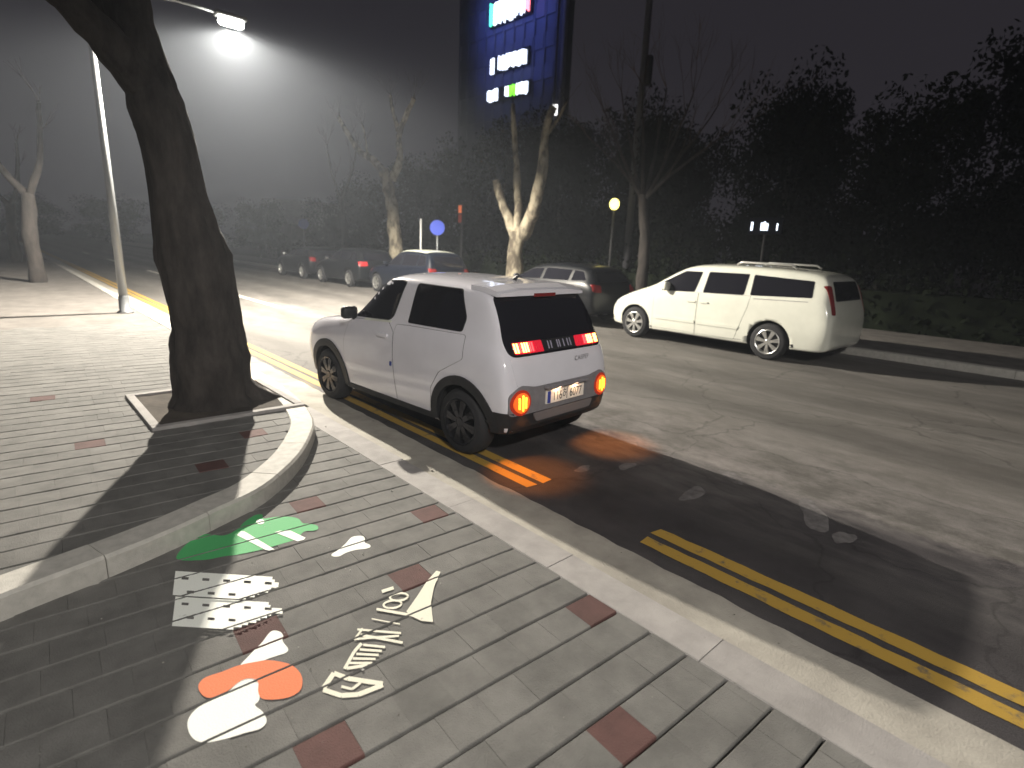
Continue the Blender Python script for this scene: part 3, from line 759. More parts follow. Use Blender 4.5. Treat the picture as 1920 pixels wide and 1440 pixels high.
# number plate with its lamps
PY = car.ray((0, -4, .585), (0, 1, 0))[0].y
mat('plate_white', (.80, .76, .70), rough=.45); mat('plate_ink', (.03, .025, .02), rough=.5); mat('plate_blue', (.03, .05, .30), rough=.5)
plate = MB().box((-.275, PY - .028, .525), (.275, PY - .006, .650), .004).build('number_plate', 'plate_white', car.root)
MB().box((-.268, PY - .031, .532), (-.225, PY - .0285, .643)).build('plate_band', 'plate_blue', plate)
tm = text_mesh('116허 6077', .118); t_ = link('lettering', tm, 'plate_ink', plate); t_.location = (.02, PY - .0305, .583); t_.rotation_euler = (rad(90), 0, 0); t_.scale = (.78, 1, 1)
for x in (-.14, .12):
    area_light('plate_lamp', (x, PY - .055, .672), (0, .35, -1), .05, .02, .85, (1, .60, .33), car.root)
MB().box((-.30, PY - .06, .668), (.30, PY - .002, .692), .006).build('plate_shelf', 'bumper_grey', car.root)
tm = text_mesh('CASPER', .062); t_ = link('lettering', tm, 'bumper_grey', car.root); p_, n_ = car.ray((.30, -4, .90), (0, 1, 0)); t_.location = (p_.x, p_.y - .012, .885); t_.rotation_euler = (rad(80), 0, rad(3)); t_.scale = (1.15, 1, 1)
# mirrors
for sx in (-1, 1):
    mb = MB(); mb.box((sx * .80 - .09, 1.80, 1.05), (sx * .80 + .09 if sx < 0 else sx * .80 + .09, 1.90, 1.185), .035); mr_ = mb.build('mirror', 'black_plastic', car.root, True)
    MB().tube([(sx * .70, 1.86, 1.03), (sx * .76, 1.86, 1.07)], .025, 8).build('stalk', 'black_plastic', mr_)
mb = MB().box((-.812, 1.045, .655), (-.80, 1.075, .70), .004); mb.build('door_bumper', mat('blue_foam', (.03, .05, .22), rough=.8), car.root)
# headlamps (front, seen from other sides)
for sx in (-1, 1):
    car.patch('headlamp', [(sx * .52 + .10 * math.cos(t * .2618), .60 + .10 * math.sin(t * .2618)) for t in range(24)], 'F', .01, 'clear_lens', thick=.02)
for sx in (-1, 1):
    il = car.patch('front_indicator', rnd_poly([(sx * .42, .86), (sx * .60, .85), (sx * .60, .875), (sx * .42, .885)], .01), 'F', .012, 'amber_lens', thick=.01)
    bev = bpy.data.lights.new('indicator_glow', 'SPOT'); bev.energy = 60; bev.color = (1, .62, .26); bev.spot_size = rad(80); bev.spot_blend = .7; bev.shadow_soft_size = .05
    lo = bpy.data.objects.new('indicator_glow', bev); C.objects.link(lo); lo.parent = car.root; lo.location = (sx * .62, 3.12, .74)
    lo.rotation_euler = Vector((sx * .55, .25, -1)).to_track_quat('-Z', 'Y').to_euler()
car.patch('grille', rnd_poly([(-.38, .48), (.38, .48), (.38, .66), (-.38, .66)], .03), 'F', .008, 'black_plastic')

# ---- generic builder for the vehicles across the road
def dress(c, fw, rws, doors, handles, m, R, rim, xo, spokes, rim_m='alloy', style='spoke', rear=None, front=None):
    c.wheel(R, rim, .22, xo, rim_m, spokes, style)
    for d in doors: c.side('door', rnd_poly(d, .03), .003, m)
    for d in doors: c.side('door_gap_shade', rnd_poly(grow(d, .007), .03), .0012, 'gap_shadow')
    for r_ in [fw] + rws:
        c.side('window_seal', grow(rnd_poly(r_, .03), .013), .003, 'black_plastic'); c.side('side_window', rnd_poly(r_, .03), .005, 'dark_glass')
    for y0, z0 in handles: c.side('handle', rnd_poly([(y0 - .09, z0), (y0 + .09, z0), (y0 + .09, z0 + .035), (y0 - .09, z0 + .035)], .012), .02, m)
    if front: c.patch('windscreen', rnd_poly(front, .06), 'F', .004, 'dark_glass')
    if rear: c.patch('rear_window', rnd_poly(rear, .06), 'B', .004, 'dark_glass')
# ---- cream minivan
SV = [(-1.06, .40, .70, .78, .76, .70, .70, .78, .80), (-1.04, .34, .82, .90, .86, .85, .78, .95, .98), (-.98, .28, .88, .955, .90, 1.02, .80, 1.12, 1.15), (-.86, .26, .91, .975, .915, 1.17, .77, 1.48, 1.53),
      (-.74, .25, .92, .98, .92, 1.20, .745, 1.60, 1.66), (-.3, .24, .925, .985, .945, 1.20, .775, 1.64, 1.71), (.5, .23, .955, .985, .945, 1.18, .78, 1.665, 1.745), (1.3, .23, .955, .985, .945, 1.165, .785, 1.665, 1.745),
      (1.86, .23, .955, .985, .945, 1.155, .785, 1.63, 1.715), (2.18, .23, .955, .985, .945, 1.14, .79, 1.50, 1.58), (2.66, .23, .95, .985, .935, 1.11, .82, 1.20, 1.275), (2.88, .23, .94, .98, .92, 1.09, .83, 1.13, 1.17),
      (3.15, .23, .91, .97, .89, 1.01, .80, 1.05, 1.085), (3.55, .24, .86, .92, .83, .86, .74, .90, .93), (3.76, .25, .76, .82, .74, .73, .66, .77, .79), (3.83, .28, .66, .70, .66, .62, .58, .66, .67)]
van = Car('white_minivan', (11.57, 4.37, 0), 0, 'cream white minivan with silver wheels parked across the road', SV, [(0, .345), (3.03, .345)], .405, 'cream_white')
dress(van, [(2.40, 1.115), (1.63, 1.15), (1.56, 1.55), (1.95, 1.54), (2.42, 1.30)], [[(1.43, 1.15), (.59, 1.175), (.58, 1.565), (1.40, 1.56)], [(.45, 1.18), (-.64, 1.225), (-.60, 1.51), (.47, 1.56)]],
      [[(2.56, .26), (2.56, 1.08), (2.42, 1.11), (1.53, 1.14), (1.53, .28)], [(1.512, .28), (1.512, 1.14), (.44, 1.165), (.47, .95), (.67, .30)]],
      [(1.66, .935), (1.37, .935)], 'cream_white', .345, .235, .975, 7, 'alloy', 'twin', rear=[(-.68, 1.18), (.68, 1.18), (.60, 1.52), (-.60, 1.52)], front=[(-.72, 1.18), (.72, 1.18), (.62, 1.62), (-.62, 1.62)])
van.side('side_moulding', rnd_poly([(2.50, .50), (1.54, .50), (1.54, .57), (2.50, .57)], .015), .014, 'cream_white', .01); van.side('side_moulding', rnd_poly([(1.50, .50), (.62, .50), (.58, .57), (1.50, .57)], .015), .014, 'cream_white', .01)
van.side('sill', [(2.52, .225), (.50, .225), (.50, .262), (2.52, .262)], .006, 'bumper_grey')
van.side('bumper_seam', [(3.50, .60), (3.52, .60), (3.70, .74), (3.68, .75)], .002, 'gap_shadow')
van.side('sliding_rail', [(.38, 1.115), (-.60, 1.145), (-.60, 1.155), (.38, 1.128)], .004, 'bumper_grey'); van.side('mud_flap', [(2.60, .12), (2.62, .30), (2.58, .34), (2.545, .14)], .002, 'black_plastic'); van.side('mud_flap', [(-.44, .12), (-.41, .30), (-.45, .36), (-.49, .14)], .002, 'black_plastic')
for sx in (-1, 1):
    mb = MB(); mb.box((sx * .99 - .10, 2.22, 1.12), (sx * .99 + .10, 2.32, 1.30), .04); mb.build('mirror', 'cream_white', van.root, True)
    van.patch('headlamp', rnd_poly([(sx * .50, .66), (sx * .80, .72), (sx * .84, .86), (sx * .55, .80)], .04), 'F', .008, 'clear_lens', thick=.01)
    mb = MB(); mb.tube([(sx * .62, .95, 1.735), (sx * .62, .85, 1.785), (sx * .62, -.1, 1.775), (sx * .62, -.2, 1.72)], .02, 8); mb.build('roof_rail', 'alloy', van.root, True)
    van.patch('tail_lamp', rnd_poly([(sx * .78, .95), (sx * .88, .95), (sx * .80, 1.45), (sx * .72, 1.45)], .03), 'B', .008, 'red_off', thick=.01)
# ---- dark vehicles parked further along
def suv(name, loc, label, paint, L=1.0, roof=None, tall=1.0):
    S = [(-.92, .42, .66, .74, .72, .70, .66, .78, .80), (-.90, .36, .80, .87, .83, .86, .74, .95, .98), (-.83, .30, .86, .92, .86, 1.0, .74, 1.10, 1.13), (-.60, .27, .88, .935, .87, 1.09, .68, 1.50 * tall, 1.56 * tall),
         (-.3, .26, .89, .94, .875, 1.09, .66, 1.57 * tall, 1.64 * tall), (.6, .25, .89, .94, .875, 1.07, .67, 1.60 * tall, 1.67 * tall), (1.25, .25, .89, .94, .875, 1.05, .68, 1.57 * tall, 1.645 * tall), (1.6, .25, .89, .94, .87, 1.04, .70, 1.40 * tall, 1.48 * tall),
         (2.1, .25, .89, .94, .86, 1.03, .75, 1.06, 1.12), (2.3, .25, .88, .935, .85, 1.0, .75, 1.03, 1.06), (2.9, .26, .87, .93, .83, .95, .74, .99, 1.01), (3.4, .28, .80, .86, .77, .83, .68, .87, .89), (3.52, .32, .68, .74, .68, .66, .60, .70, .71)]
    c = Car(name, loc, 0, label, S, [(0, .35), (2.70, .35)], .41, paint, sub=2)
    t = tall
    dress(c, [(2.0, 1.07), (1.02, 1.10), (.98, 1.48 * t), (1.40, 1.45 * t)], [[(.92, 1.10), (-.0, 1.12), (-.02, 1.49 * t), (.90, 1.50 * t)], [(-.1, 1.12), (-.58, 1.15), (-.40, 1.46 * t), (-.1, 1.49 * t)]],
          [[(2.05, .34), (2.05, 1.03), (.96, 1.06), (.96, .34)], [(.945, .34), (.945, 1.06), (.03, 1.08), (.32, .75), (.46, .34)]], [(1.1, .93), (.2, .95)], paint, .35, .235, .935, 6, 'alloy', 'twin',
          rear=[(-.62, 1.12), (.62, 1.12), (.55, 1.46 * t), (-.55, 1.46 * t)], front=[(-.66, 1.10), (.66, 1.10), (.56, 1.50 * t), (-.56, 1.50 * t)])
    for sx in (-1, 1):
        c.patch('tail_lamp', rnd_poly([(sx * .60, .86), (sx * .86, .88), (sx * .84, 1.06), (sx * .60, 1.04)], .03), 'B', .012, 'red_off', thick=.01)
        mb = MB(); mb.box((sx * .97 - .09, 1.80, 1.05), (sx * .97 + .09, 1.90, 1.19), .04); mb.build('mirror', 'chrome' if roof is None else paint, c.root, True)
        c.patch('headlamp', rnd_poly([(sx * .45, .74), (sx * .76, .76), (sx * .72, .86), (sx * .47, .84)], .03), 'F', .01, 'clear_lens', thick=.01)
    if roof: c.patch('lamplit_panel', rnd_poly([(-.62, -.35), (.62, -.35), (.62, 1.32), (-.62, 1.32)], .10), 'T', .012, roof, thick=.01)
    return c
sD = suv('dark_suv', (11.75, 26.7, 0), 'black sport utility car parked farthest along the far kerb', 'black_paint', tall=.92)
sA = suv('dark_suv', (11.75, 21.9, 0), 'black car with a lit red tail lamp on the far kerb', 'black_paint', tall=.96)
mat('red_lit', (.3, .02, .02), rough=.3, emit=(1, .05, .06), es=.35)
sA.patch('lit_tail_lamp', rnd_poly([(-.86, .90), (-.50, .90), (-.50, 1.06), (-.84, 1.06)], .03), 'B', .016, 'red_lit', thick=.01)
sB = suv('dark_suv', (11.75, 16.9, 0), 'dark navy car with lamplight painted pale on its roof, parked on the far kerb', 'navy_paint', roof='lamplit_roof', tall=1.0)
sC = suv('dark_suv', (11.75, 9.75, 0), 'black car on the far kerb, hidden behind the small white car', 'black_paint', tall=.93)

# ------------------------------------------------------------------ street lamps
mat('lamp_metal', (.25, .26, .27), rough=.45, metal=.6)
mat('lamp_lens', (.9, .9, .9), emit=(1, .97, .86), es=60)
def street_lamp(base, head, label, power, col):
    bx, by = base; hx, hy, hz = head
    r = empty('street_lamp', (bx, by, .14), 0, label, 'street lamp', 'street lamps on the near pavement')
    def P(x, y, z): return (x - bx, y - by, z - .14)
    MB().lathe([(0, .001), (0, .16), (.03, .16), (.05, .11), (.35, .10), (.38, .085)], n=20, axis='z').build('base', 'lamp_metal', r, True)
    MB().tube([(0, 0, .3), (0, 0, 3.), (0, 0, hz - .5)], [.085, .07, .055], 14).build('pole', 'lamp_metal', r, True)
    MB().tube([(0, 0, hz - .55), P(bx + (hx - bx) * .25, hy, hz - .02), P(bx + (hx - bx) * .6, hy, hz + .09), P(hx - .25, hy, hz + .08)], [.05, .042, .036, .03], 12).build('arm', 'lamp_metal', r, True)
    h = MB().box(P(hx - .30, hy - .14, hz + .02), P(hx + .36, hy + .14, hz + .12), .035).build('lamp_head', 'lamp_metal', r, True)
    MB().box(P(hx - .22, hy - .12, hz - .13), P(hx + .30, hy + .12, hz + .024), .07).build('lens', 'lamp_lens', h, True)
    # the lamp's own light
    d = bpy.data.lights.new('lamp_light', 'SPOT'); d.spot_size = rad(158); d.spot_blend = .25; d.shadow_soft_size = .075; d.energy = power; d.color = col
    o = bpy.data.objects.new('lamp_light', d); C.objects.link(o); o.parent = r; o.location = P(hx + .04, hy, hz - .22)
    return r
street_lamp((2.0, 14.7), (4.6, 14.7, 6.55), 'lit street lamp on a tall pole beside the road ahead of the white car', LAMP_W, LAMP_COL)
street_lamp((-3.6, -5.0), (-1.6, -5.0, 6.55), 'lit street lamp on the pavement behind the viewer', LAMP_W * .185, (1, .955, .89))

# ------------------------------------------------------------------ trees
mat('plane_bark', (.085, .07, .05), rough=.9, col2=(.34, .30, .22), vscale=3.5, vdetail=4, lo=.42, hi=.58, bump=.6, bscale=14, stretch=(1, 1, .5))
mat('dark_bark', (.035, .03, .027), rough=.95, var=.45, vscale=7, bump=1., bscale=22, stretch=(1, 1, .35))
mat('twig', (.06, .045, .036), rough=.9, var=.2, vscale=3)
mat('leaf_dark', (.010, .013, .008), rough=1, spec=0.0, var=.5, vscale=1.2)
def wobble(path, amt, rnd):
    return [p + Vector((rnd.uniform(-1, 1), rnd.uniform(-1, 1), rnd.uniform(-.4, .4))) * amt if 0 < i < len(path) - 1 else p for i, p in enumerate(path)]
def limb_mesh(mb, pts, r0, r1, rnd, n=14, step=.3, knob=.12):
    path = wobble(catmull(pts, step), .02, rnd); k = len(path)
    rr = [(r0 + (r1 - r0) * (i / (k - 1)) ** .8) * (1 + rnd.uniform(-knob, knob)) for i in range(k)]
    mb.tube(path, rr, n); return path
def twigs(mb, start, d, length, r, depth, rnd, spread=.55, kids=3):
    d = d.normalized(); n = 4; p = Vector(start); pts = [p.copy()]
    for i in range(n):
        d = (d + Vector((rnd.uniform(-1, 1), rnd.uniform(-1, 1), rnd.uniform(-.4, .9))) * .16).normalized(); p = p + d * length / n; pts.append(p.copy())
    mb.tube(pts, [r * (1 - .6 * i / n) for i in range(n + 1)], 4 if r < .03 else 6, False)
    if depth > 0:
        for k in range(kids):
            q = pts[rnd.randint(2, n)]
            dd = (d + Vector((rnd.uniform(-1, 1), rnd.uniform(-1, 1), rnd.uniform(-.35, .7))) * spread)
            twigs(mb, q, dd, length * rnd.uniform(.55, .8), r * .5, depth - 1, rnd, spread, kids)
def bare_tree(name, base, limbs, label, bark, seed, tw=(.9, .014, 2), twig_ends=True, group=None, spread=.55, kids=3):
    """limbs: list of (points, r0, r1) in world space"""
    rnd = random.Random(seed); b = Vector(base); r = empty(name, base, 0, label, 'tree', group)
    mb = MB(); ends = []
    for pts, r0, r1 in limbs:
        path = limb_mesh(mb, [Vector(p) - b for p in pts], r0, r1, rnd); ends.append((path, r1))
    if name == 'street_tree' and seed == 9:     # deeply ridged bark close to the viewer
        bm = bmesh.new(); tmp = bpy.data.meshes.new('t'); tmp.from_pydata(mb.v, [], mb.f); bm.from_mesh(tmp)
        bmesh.ops.subdivide_edges(bm, edges=bm.edges[:], cuts=3, use_grid_fill=True); bm.normal_update()
        for q in bm.verts:
            c = q.co; k = noise.noise(Vector((c.x * 9, c.y * 9, c.z * 1.6))) * .034 + noise.noise(Vector((c.x * 26, c.y * 26, c.z * 5))) * .016
            q.co = c + q.normal * (k + .10 * max(0, .45 - c.z) ** 2 * (1 + noise.noise(c * 4)))
        bm.verts.index_update(); mb.v = [q.co[:] for q in bm.verts]; mb.f = [[q.index for q in f.verts] for f in bm.faces]; bm.free()
    mb.build('trunk', bark, r, True)
    mb = MB()
    for path, r1 in (ends[1:] if len(ends) > 1 else ends):
        if path[-1].z < .6: continue
        for i in range(len(path) // 3, len(path)):
            if rnd.random() < (.45 if i < len(path) - 1 else 1.):
                d = path[i] - path[max(i - 1, 0)]
                for _ in range(1 if i < len(path) - 1 else 3):
                    twigs(mb, path[i], d.normalized() + Vector((rnd.uniform(-1, 1), rnd.uniform(-1, 1), rnd.uniform(0, 1))) * .8, tw[0] * rnd.uniform(.6, 1.2), tw[1], tw[2], rnd, spread, kids)
    if mb.v: mb.build('crown', 'twig', r)
    return r
def V(px, py, X): return at(px, py, X)
# pruned plane tree with heavy pale limbs
X2 = 14.2; b2 = V(966, 480, X2); base2 = (X2, b2.y, .145)
bare_tree('plane_tree', base2, [
    ([base2, V(966, 500, X2), V(966, 470, X2), V(972, 435, X2)], .34, .28),
    ([V(968, 450, X2), V(952, 405, X2 - .1), V(940, 375, X2 - .2), V(930, 338, X2 - .3)], .21, .14),
    ([V(968, 440, X2), V(972, 400, X2 + .2), V(970, 340, X2 + .4), V(966, 270, X2 + .6), V(962, 195, X2 + .7)], .19, .08),
    ([V(978, 445, X2), V(992, 415, X2), V(1004, 380, X2 - .1), V(1017, 320, X2 - .1), V(1022, 250, X2), V(1038, 200, X2)], .27, .12),
    ([V(1022, 255, X2), V(1045, 225, X2 + .3), V(1062, 190, X2 + .5)], .08, .04)],
    'pruned tree with heavy pale mottled limbs behind the small white car', 'plane_bark', 4, (.5, .010, 1))
X1 = 14.3; b1 = V(742, 470, X1); base1 = (X1, b1.y, .145)
bare_tree('plane_tree', base1, [
    ([base1, V(743, 470, X1), V(738, 420, X1), V(732, 370, X1), V(720, 320, X1)], .36, .26),
    ([V(722, 325, X1), V(700, 300, X1), V(675, 285, X1 - .3), V(655, 255, X1 - .4), V(635, 220, X1 - .5)], .22, .10),
    ([V(735, 335, X1 + .1), V(750, 300, X1 + .2), V(748, 255, X1 + .3), V(760, 220, X1 + .4), V(776, 185, X1 + .4)], .21, .09),
    ([V(748, 245, X1 + .3), V(738, 215, X1 + .2), V(732, 178, X1 + .1)], .13, .06),
    ([V(690, 292, X1), V(686, 262, X1 + .2), V(680, 235, X1 + .2)], .07, .04)],
    'pruned forked tree behind the parked dark cars', 'plane_bark', 5, (.8, .014, 1))
# bare tree with a wide fan of fine branches
X3 = 15.2; b3 = V(1206, 500, X3); base3 = (X3, b3.y, .145)
lim = [([base3, V(1207, 480, X3), V(1208, 420, X3), V(1206, 365, X3)], .21, .14)]
for px, py, dx in ((1130, 200, -.6), (1165, 170, .6), (1205, 160, -.3), (1250, 165, .8), (1300, 175, 0), (1345, 200, .6), (1365, 250, -.5), (1105, 260, .4)):
    lim.append(([V(1206, 375, X3), V(1206 + (px - 1206) * .30, 330, X3 + dx * .3), V(1206 + (px - 1206) * .72, (330 + py) / 2 - 10, X3 + dx * .7), V(px, py, X3 + dx)], .065, .018))
bare_tree('bare_tree', base3, lim, 'leafless tree with a wide fan of fine brown branches behind the van', 'dark_bark', 6, (1.1, .011, 2), spread=.5)
# dim bare tree farther off
X4 = 18.; b4 = V(645, 460, X4)
bare_tree('bare_tree', (X4, b4.y, .0), [([(X4, b4.y, 0), V(645, 430, X4), V(640, 370, X4)], .22, .14), ([V(640, 380, X4), V(622, 320, X4), V(612, 270, X4)], .10, .04), ([V(641, 375, X4), V(660, 320, X4), V(668, 280, X4)], .10, .04)],
    'dim leafless tree far down the road beyond the blue sign', 'dark_bark', 8, (1.2, .02, 1))
# near trunk standing on the raised pavement
tb = Vector((1.56, 6.35, .14))
bare_tree('street_tree', tb, [
    ([tb + Vector((0, 0, -.1)), tb + Vector((.0, 0, .12)), tb + Vector((-.01, .0, .5)), tb + Vector((-.05, 0, 1.2)), tb + Vector((-.14, 0, 2.2)), tb + Vector((-.30, .1, 3.2)), tb + Vector((-.42, .15, 3.9)), tb + Vector((-.5, .2, 4.8))], .43, .14),
    ([tb + Vector((-.25, .1, 3.0)), tb + Vector((-.60, .3, 3.7)), tb + Vector((-1.0, .5, 4.4)), tb + Vector((-1.1, .6, 5.6))], .20, .08),
    ([tb + Vector((-.25, .1, 2.9)), tb + Vector((-.8, -.2, 3.5)), tb + Vector((-1.6, -.5, 4.1)), tb + Vector((-2.0, -.6, 5.2))], .17, .07),
    ([tb + Vector((.08, -.08, .30)), tb + Vector((.34, -.14, .06)), tb + Vector((.62, -.2, -.10))], .20, .07)],
    'thick dark tree trunk on the raised pavement beside the kerb', 'dark_bark', 9, (.9, .014, 1))
pit = tag(empty('tree_pit', (tb.x, tb.y, .14)), kind='structure')
n_ = 14; vv = []; ff = []
for i in range(n_ + 1):
    for j in range(n_ + 1): vv.append((-.62 + 1.24 * i / n_, -.62 + 1.24 * j / n_, .010 + .012 * noise.noise(Vector((i * .7, j * .7, 3)))))
for i in range(n_):
    for j in range(n_): ff.append((i * (n_ + 1) + j, (i + 1) * (n_ + 1) + j, (i + 1) * (n_ + 1) + j + 1, i * (n_ + 1) + j + 1))
obj('soil', vv, ff, 'earth', pit, True)
for x0, y0, x1, y1 in ((-.70, -.70, .70, -.622), (-.70, .622, .70, .70), (-.70, -.618, -.622, .618), (.622, -.618, .70, .618)):
    MB().box((x0, y0, -.05), (x1, y1, .032), .006).build('edging_stone', 'kerb_concrete', pit)
for i, (x, y_, h_) in enumerate(((1.0, 24., 5.2), (.9, 38., 5.4))):
    b_ = Vector((x, y_, .14))
    bare_tree('street_tree', b_, [([b_ + Vector((0, 0, -.1)), b_ + Vector((0, 0, 1.5)), b_ + Vector((.1, 0, 2.8))], .26, .18), ([b_ + Vector((.1, 0, 2.7)), b_ + Vector((-.6, .3, 3.8)), b_ + Vector((-.8, .3, h_))], .13, .06), ([b_ + Vector((.1, 0, 2.7)), b_ + Vector((.5, -.3, 3.8)), b_ + Vector((.7, -.2, h_ + .3))], .13, .06)],
              ('pruned street tree on the near pavement past the street lamp', 'smaller pruned tree farthest along the near pavement')[i], 'dark_bark', 20 + i, (.8, .014, 1))

def leaf_crown(mb, c, rx, rz, n, size, rnd, lobes=7):
    ls = [(Vector((rnd.uniform(-.6, .6) * rx, rnd.uniform(-.6, .6) * rx, rnd.uniform(-.75, .85) * rz)), rnd.uniform(.16, .45)) for _ in range(lobes)]
    for i in range(n):
        o, s_ = ls[rnd.randrange(lobes)]
        d = Vector((rnd.gauss(0, 1), rnd.gauss(0, 1), rnd.gauss(0, 1))).normalized() * (rnd.random() ** .4)
        p = Vector(c) + o + Vector((d.x * rx * s_, d.y * rx * s_, d.z * rz * s_))
        a = Vector((rnd.gauss(0, 1), rnd.gauss(0, 1), rnd.gauss(0, 1))).normalized(); b = a.cross(Vector((rnd.gauss(0, 1), rnd.gauss(0, 1), rnd.gauss(0, 1)))).normalized()
        s2 = size * rnd.uniform(.5, 1.3); mb.add([p - a * s2, p + b * s2 * .5, p + a * s2, p - b * s2 * .5], [(0, 1, 2, 3)])
crowns = []
for k in range(3):
    rnd = random.Random(40 + k); mb = MB(); leaf_crown(mb, (0, 0, 0), 1., 1., 15000, .034, rnd, 44)
    me = bpy.data.meshes.new('crown'); me.from_pydata(mb.v, [], mb.f); me.materials.append(MATS['leaf_dark']); crowns.append(me)
def evergreen(x, y, h, rx, k, label):
    r = empty('evergreen_tree', (x, y, -.1), 0, label, 'tree', 'dark evergreen trees behind the far pavement')
    MB().tube([(0, 0, 0), (.05, .05, h * .35), (0, 0, h * .75)], [.16, .12, .05], 8).build('trunk', 'dark_bark', r, True)
    o = bpy.data.objects.new('crown', crowns[k % 3]); C.objects.link(o); o.parent = r; o.location = (0, 0, h * .57); o.scale = (rx, rx, h * .45); o.rotation_euler = (0, 0, k * 1.3)
EV = [(20.5, 1.0, 7.4, 2.6), (20.2, 5.2, 6.6, 2.5), (21.0, 8.8, 7.2, 2.5), (20.0, 12.2, 6.6, 2.3), (21.5, 15.6, 8.2, 2.6), (20.5, 19.2, 7.2, 2.5), (21.5, 23.2, 8.4, 2.7), (20.2, 27.5, 7.4, 2.5), (21.0, 32.5, 6.8, 2.6), (20.5, 38, 6.0, 2.5), (22., 46, 5.2, 2.8), (18.5, 55, 5.0, 2.8), (16.5, 66, 5.0, 3.0), (26, 10.5, 9.4, 3.0), (27, 4, 9.0, 3.2), (12., 92, 6.0, 4.2), (5., 105, 6.5, 4.6), (-3., 100, 7.0, 4.4), (22, -3, 7.6, 2.7), (26.5, 17.5, 8.8, 3.2), (27, 25, 8.6, 3.4), (28, -3, 8.4, 3.4)]
order = ['nearest the right end of the row', 'behind the rear of the van', 'behind the roof of the van', 'behind the front of the van', 'just past the yellow globe lamp', 'behind the heavy pruned tree', 'left of the heavy pruned tree', 'behind the round blue sign', 'behind the forked pruned tree', 'behind the far black car', 'before the little gabled house', 'beside the little gabled house', 'far down beyond the parked cars', 'tall, rising over the leafless tree', 'tall, rising above the van', 'at the far end of the road', 'closing the far end of the road', 'far off behind the street lamp', 'at the very edge beyond the van', 'in the back row, past the globe lamp', 'in the back row, left of the heavy pruned tree', 'in the back row, beyond the rear of the van']
for k, (a, o_) in enumerate(zip(EV, order)): evergreen(*a, k, 'dark evergreen tree ' + o_)
# clipped hedge and low wall behind the far pavement
rnd = random.Random(77); mb = MB()
for i in range(9000):
    p = Vector((rnd.uniform(17.3, 18.3), rnd.uniform(-4, 45), rnd.uniform(.1, 1.5 + .25 * math.sin(i * .37)))); a = Vector((rnd.gauss(0, 1), rnd.gauss(0, 1), rnd.gauss(0, 1))).normalized() * .11; b = a.cross(Vector((rnd.gauss(0, 1), rnd.gauss(0, 1), .3))).normalized() * .06
    mb.add([p - a, p + b, p + a, p - b], [(0, 1, 2, 3)])
hg = empty('hedge', (17.8, 20, 0), 0, 'long dark hedge along the back of the far pavement', 'hedge'); ho = mb.build('foliage', 'leaf_dark', hg); ho.location = (-17.8, -20, 0)
ic = MB().box((17.5, -4, -.1), (18.1, 45, 1.15), .05).build('inner_growth', 'leaf_dark', hg); ic.location = (-17.8, -20, 0)

# ------------------------------------------------------------------ tower with lit signs
mat('tower_wall', (.075, .075, .085), rough=.6, var=.15, vscale=.4)
mat('tower_glass', (.06, .06, .07), rough=.45)
mat('tower_trim', (.32, .32, .36), rough=.4)
TX = 54.4; TY0, TY1 = 50.6, 72.5; TH = 62.
tw_ = empty('office_tower', (TX, TY0, -.1), 0, 'tall dark office tower with three rows of lit signs', 'building')
TL = TY1 - TY0
MB().add([(.25, 0, 0), (20, 20.5, 0), (20, 20.5 + TL * .7, 0), (.25, TL, 0), (.25, 0, TH), (20, 20.5, TH), (20, 20.5 + TL * .7, TH), (.25, TL, TH)], [(0, 1, 5, 4), (1, 2, 6, 5), (2, 3, 7, 6), (3, 0, 4, 7), (4, 5, 6, 7)]).build('wall', 'tower_wall', tw_)
wm_ = MB().box((0, 0, 0), (.16, 1.55, 1.75)); wme = bpy.data.meshes.new('window'); wme.from_pydata(wm_.v, [], wm_.f); wme.materials.append(MATS['tower_glass'])
for fl in range(17):
    for c_ in range(10):
        o = bpy.data.objects.new('window', wme); C.objects.link(o); o.parent = tw_; o.location = (.10, 2.9 + c_ * 1.95, 1.2 + fl * 3.6)
for c_ in range(11):
    MB().box((.06, 2.55 + c_ * 1.95, 0), (.246, 2.78 + c_ * 1.95, TH)).build('mullion', 'tower_wall', tw_)
MB().box((-.30, .9, 0), (.246, 1.35, TH)).build('corner_strip', 'tower_trim', tw_)
mat('sign_white', (.8, .8, .8), emit=(.78, .87, 1), es=3.0); mat('sign_green', (.2, .6, .1), emit=(.25, 1, .05), es=2.2); mat('sign_red', (.6, .1, .1), emit=(1, .2, .25), es=4); mat('sign_teal', (.1, .5, .4), emit=(.1, .9, .5), es=3)
mat('sign_box', (.004, .005, .010), rough=.9, spec=.1)
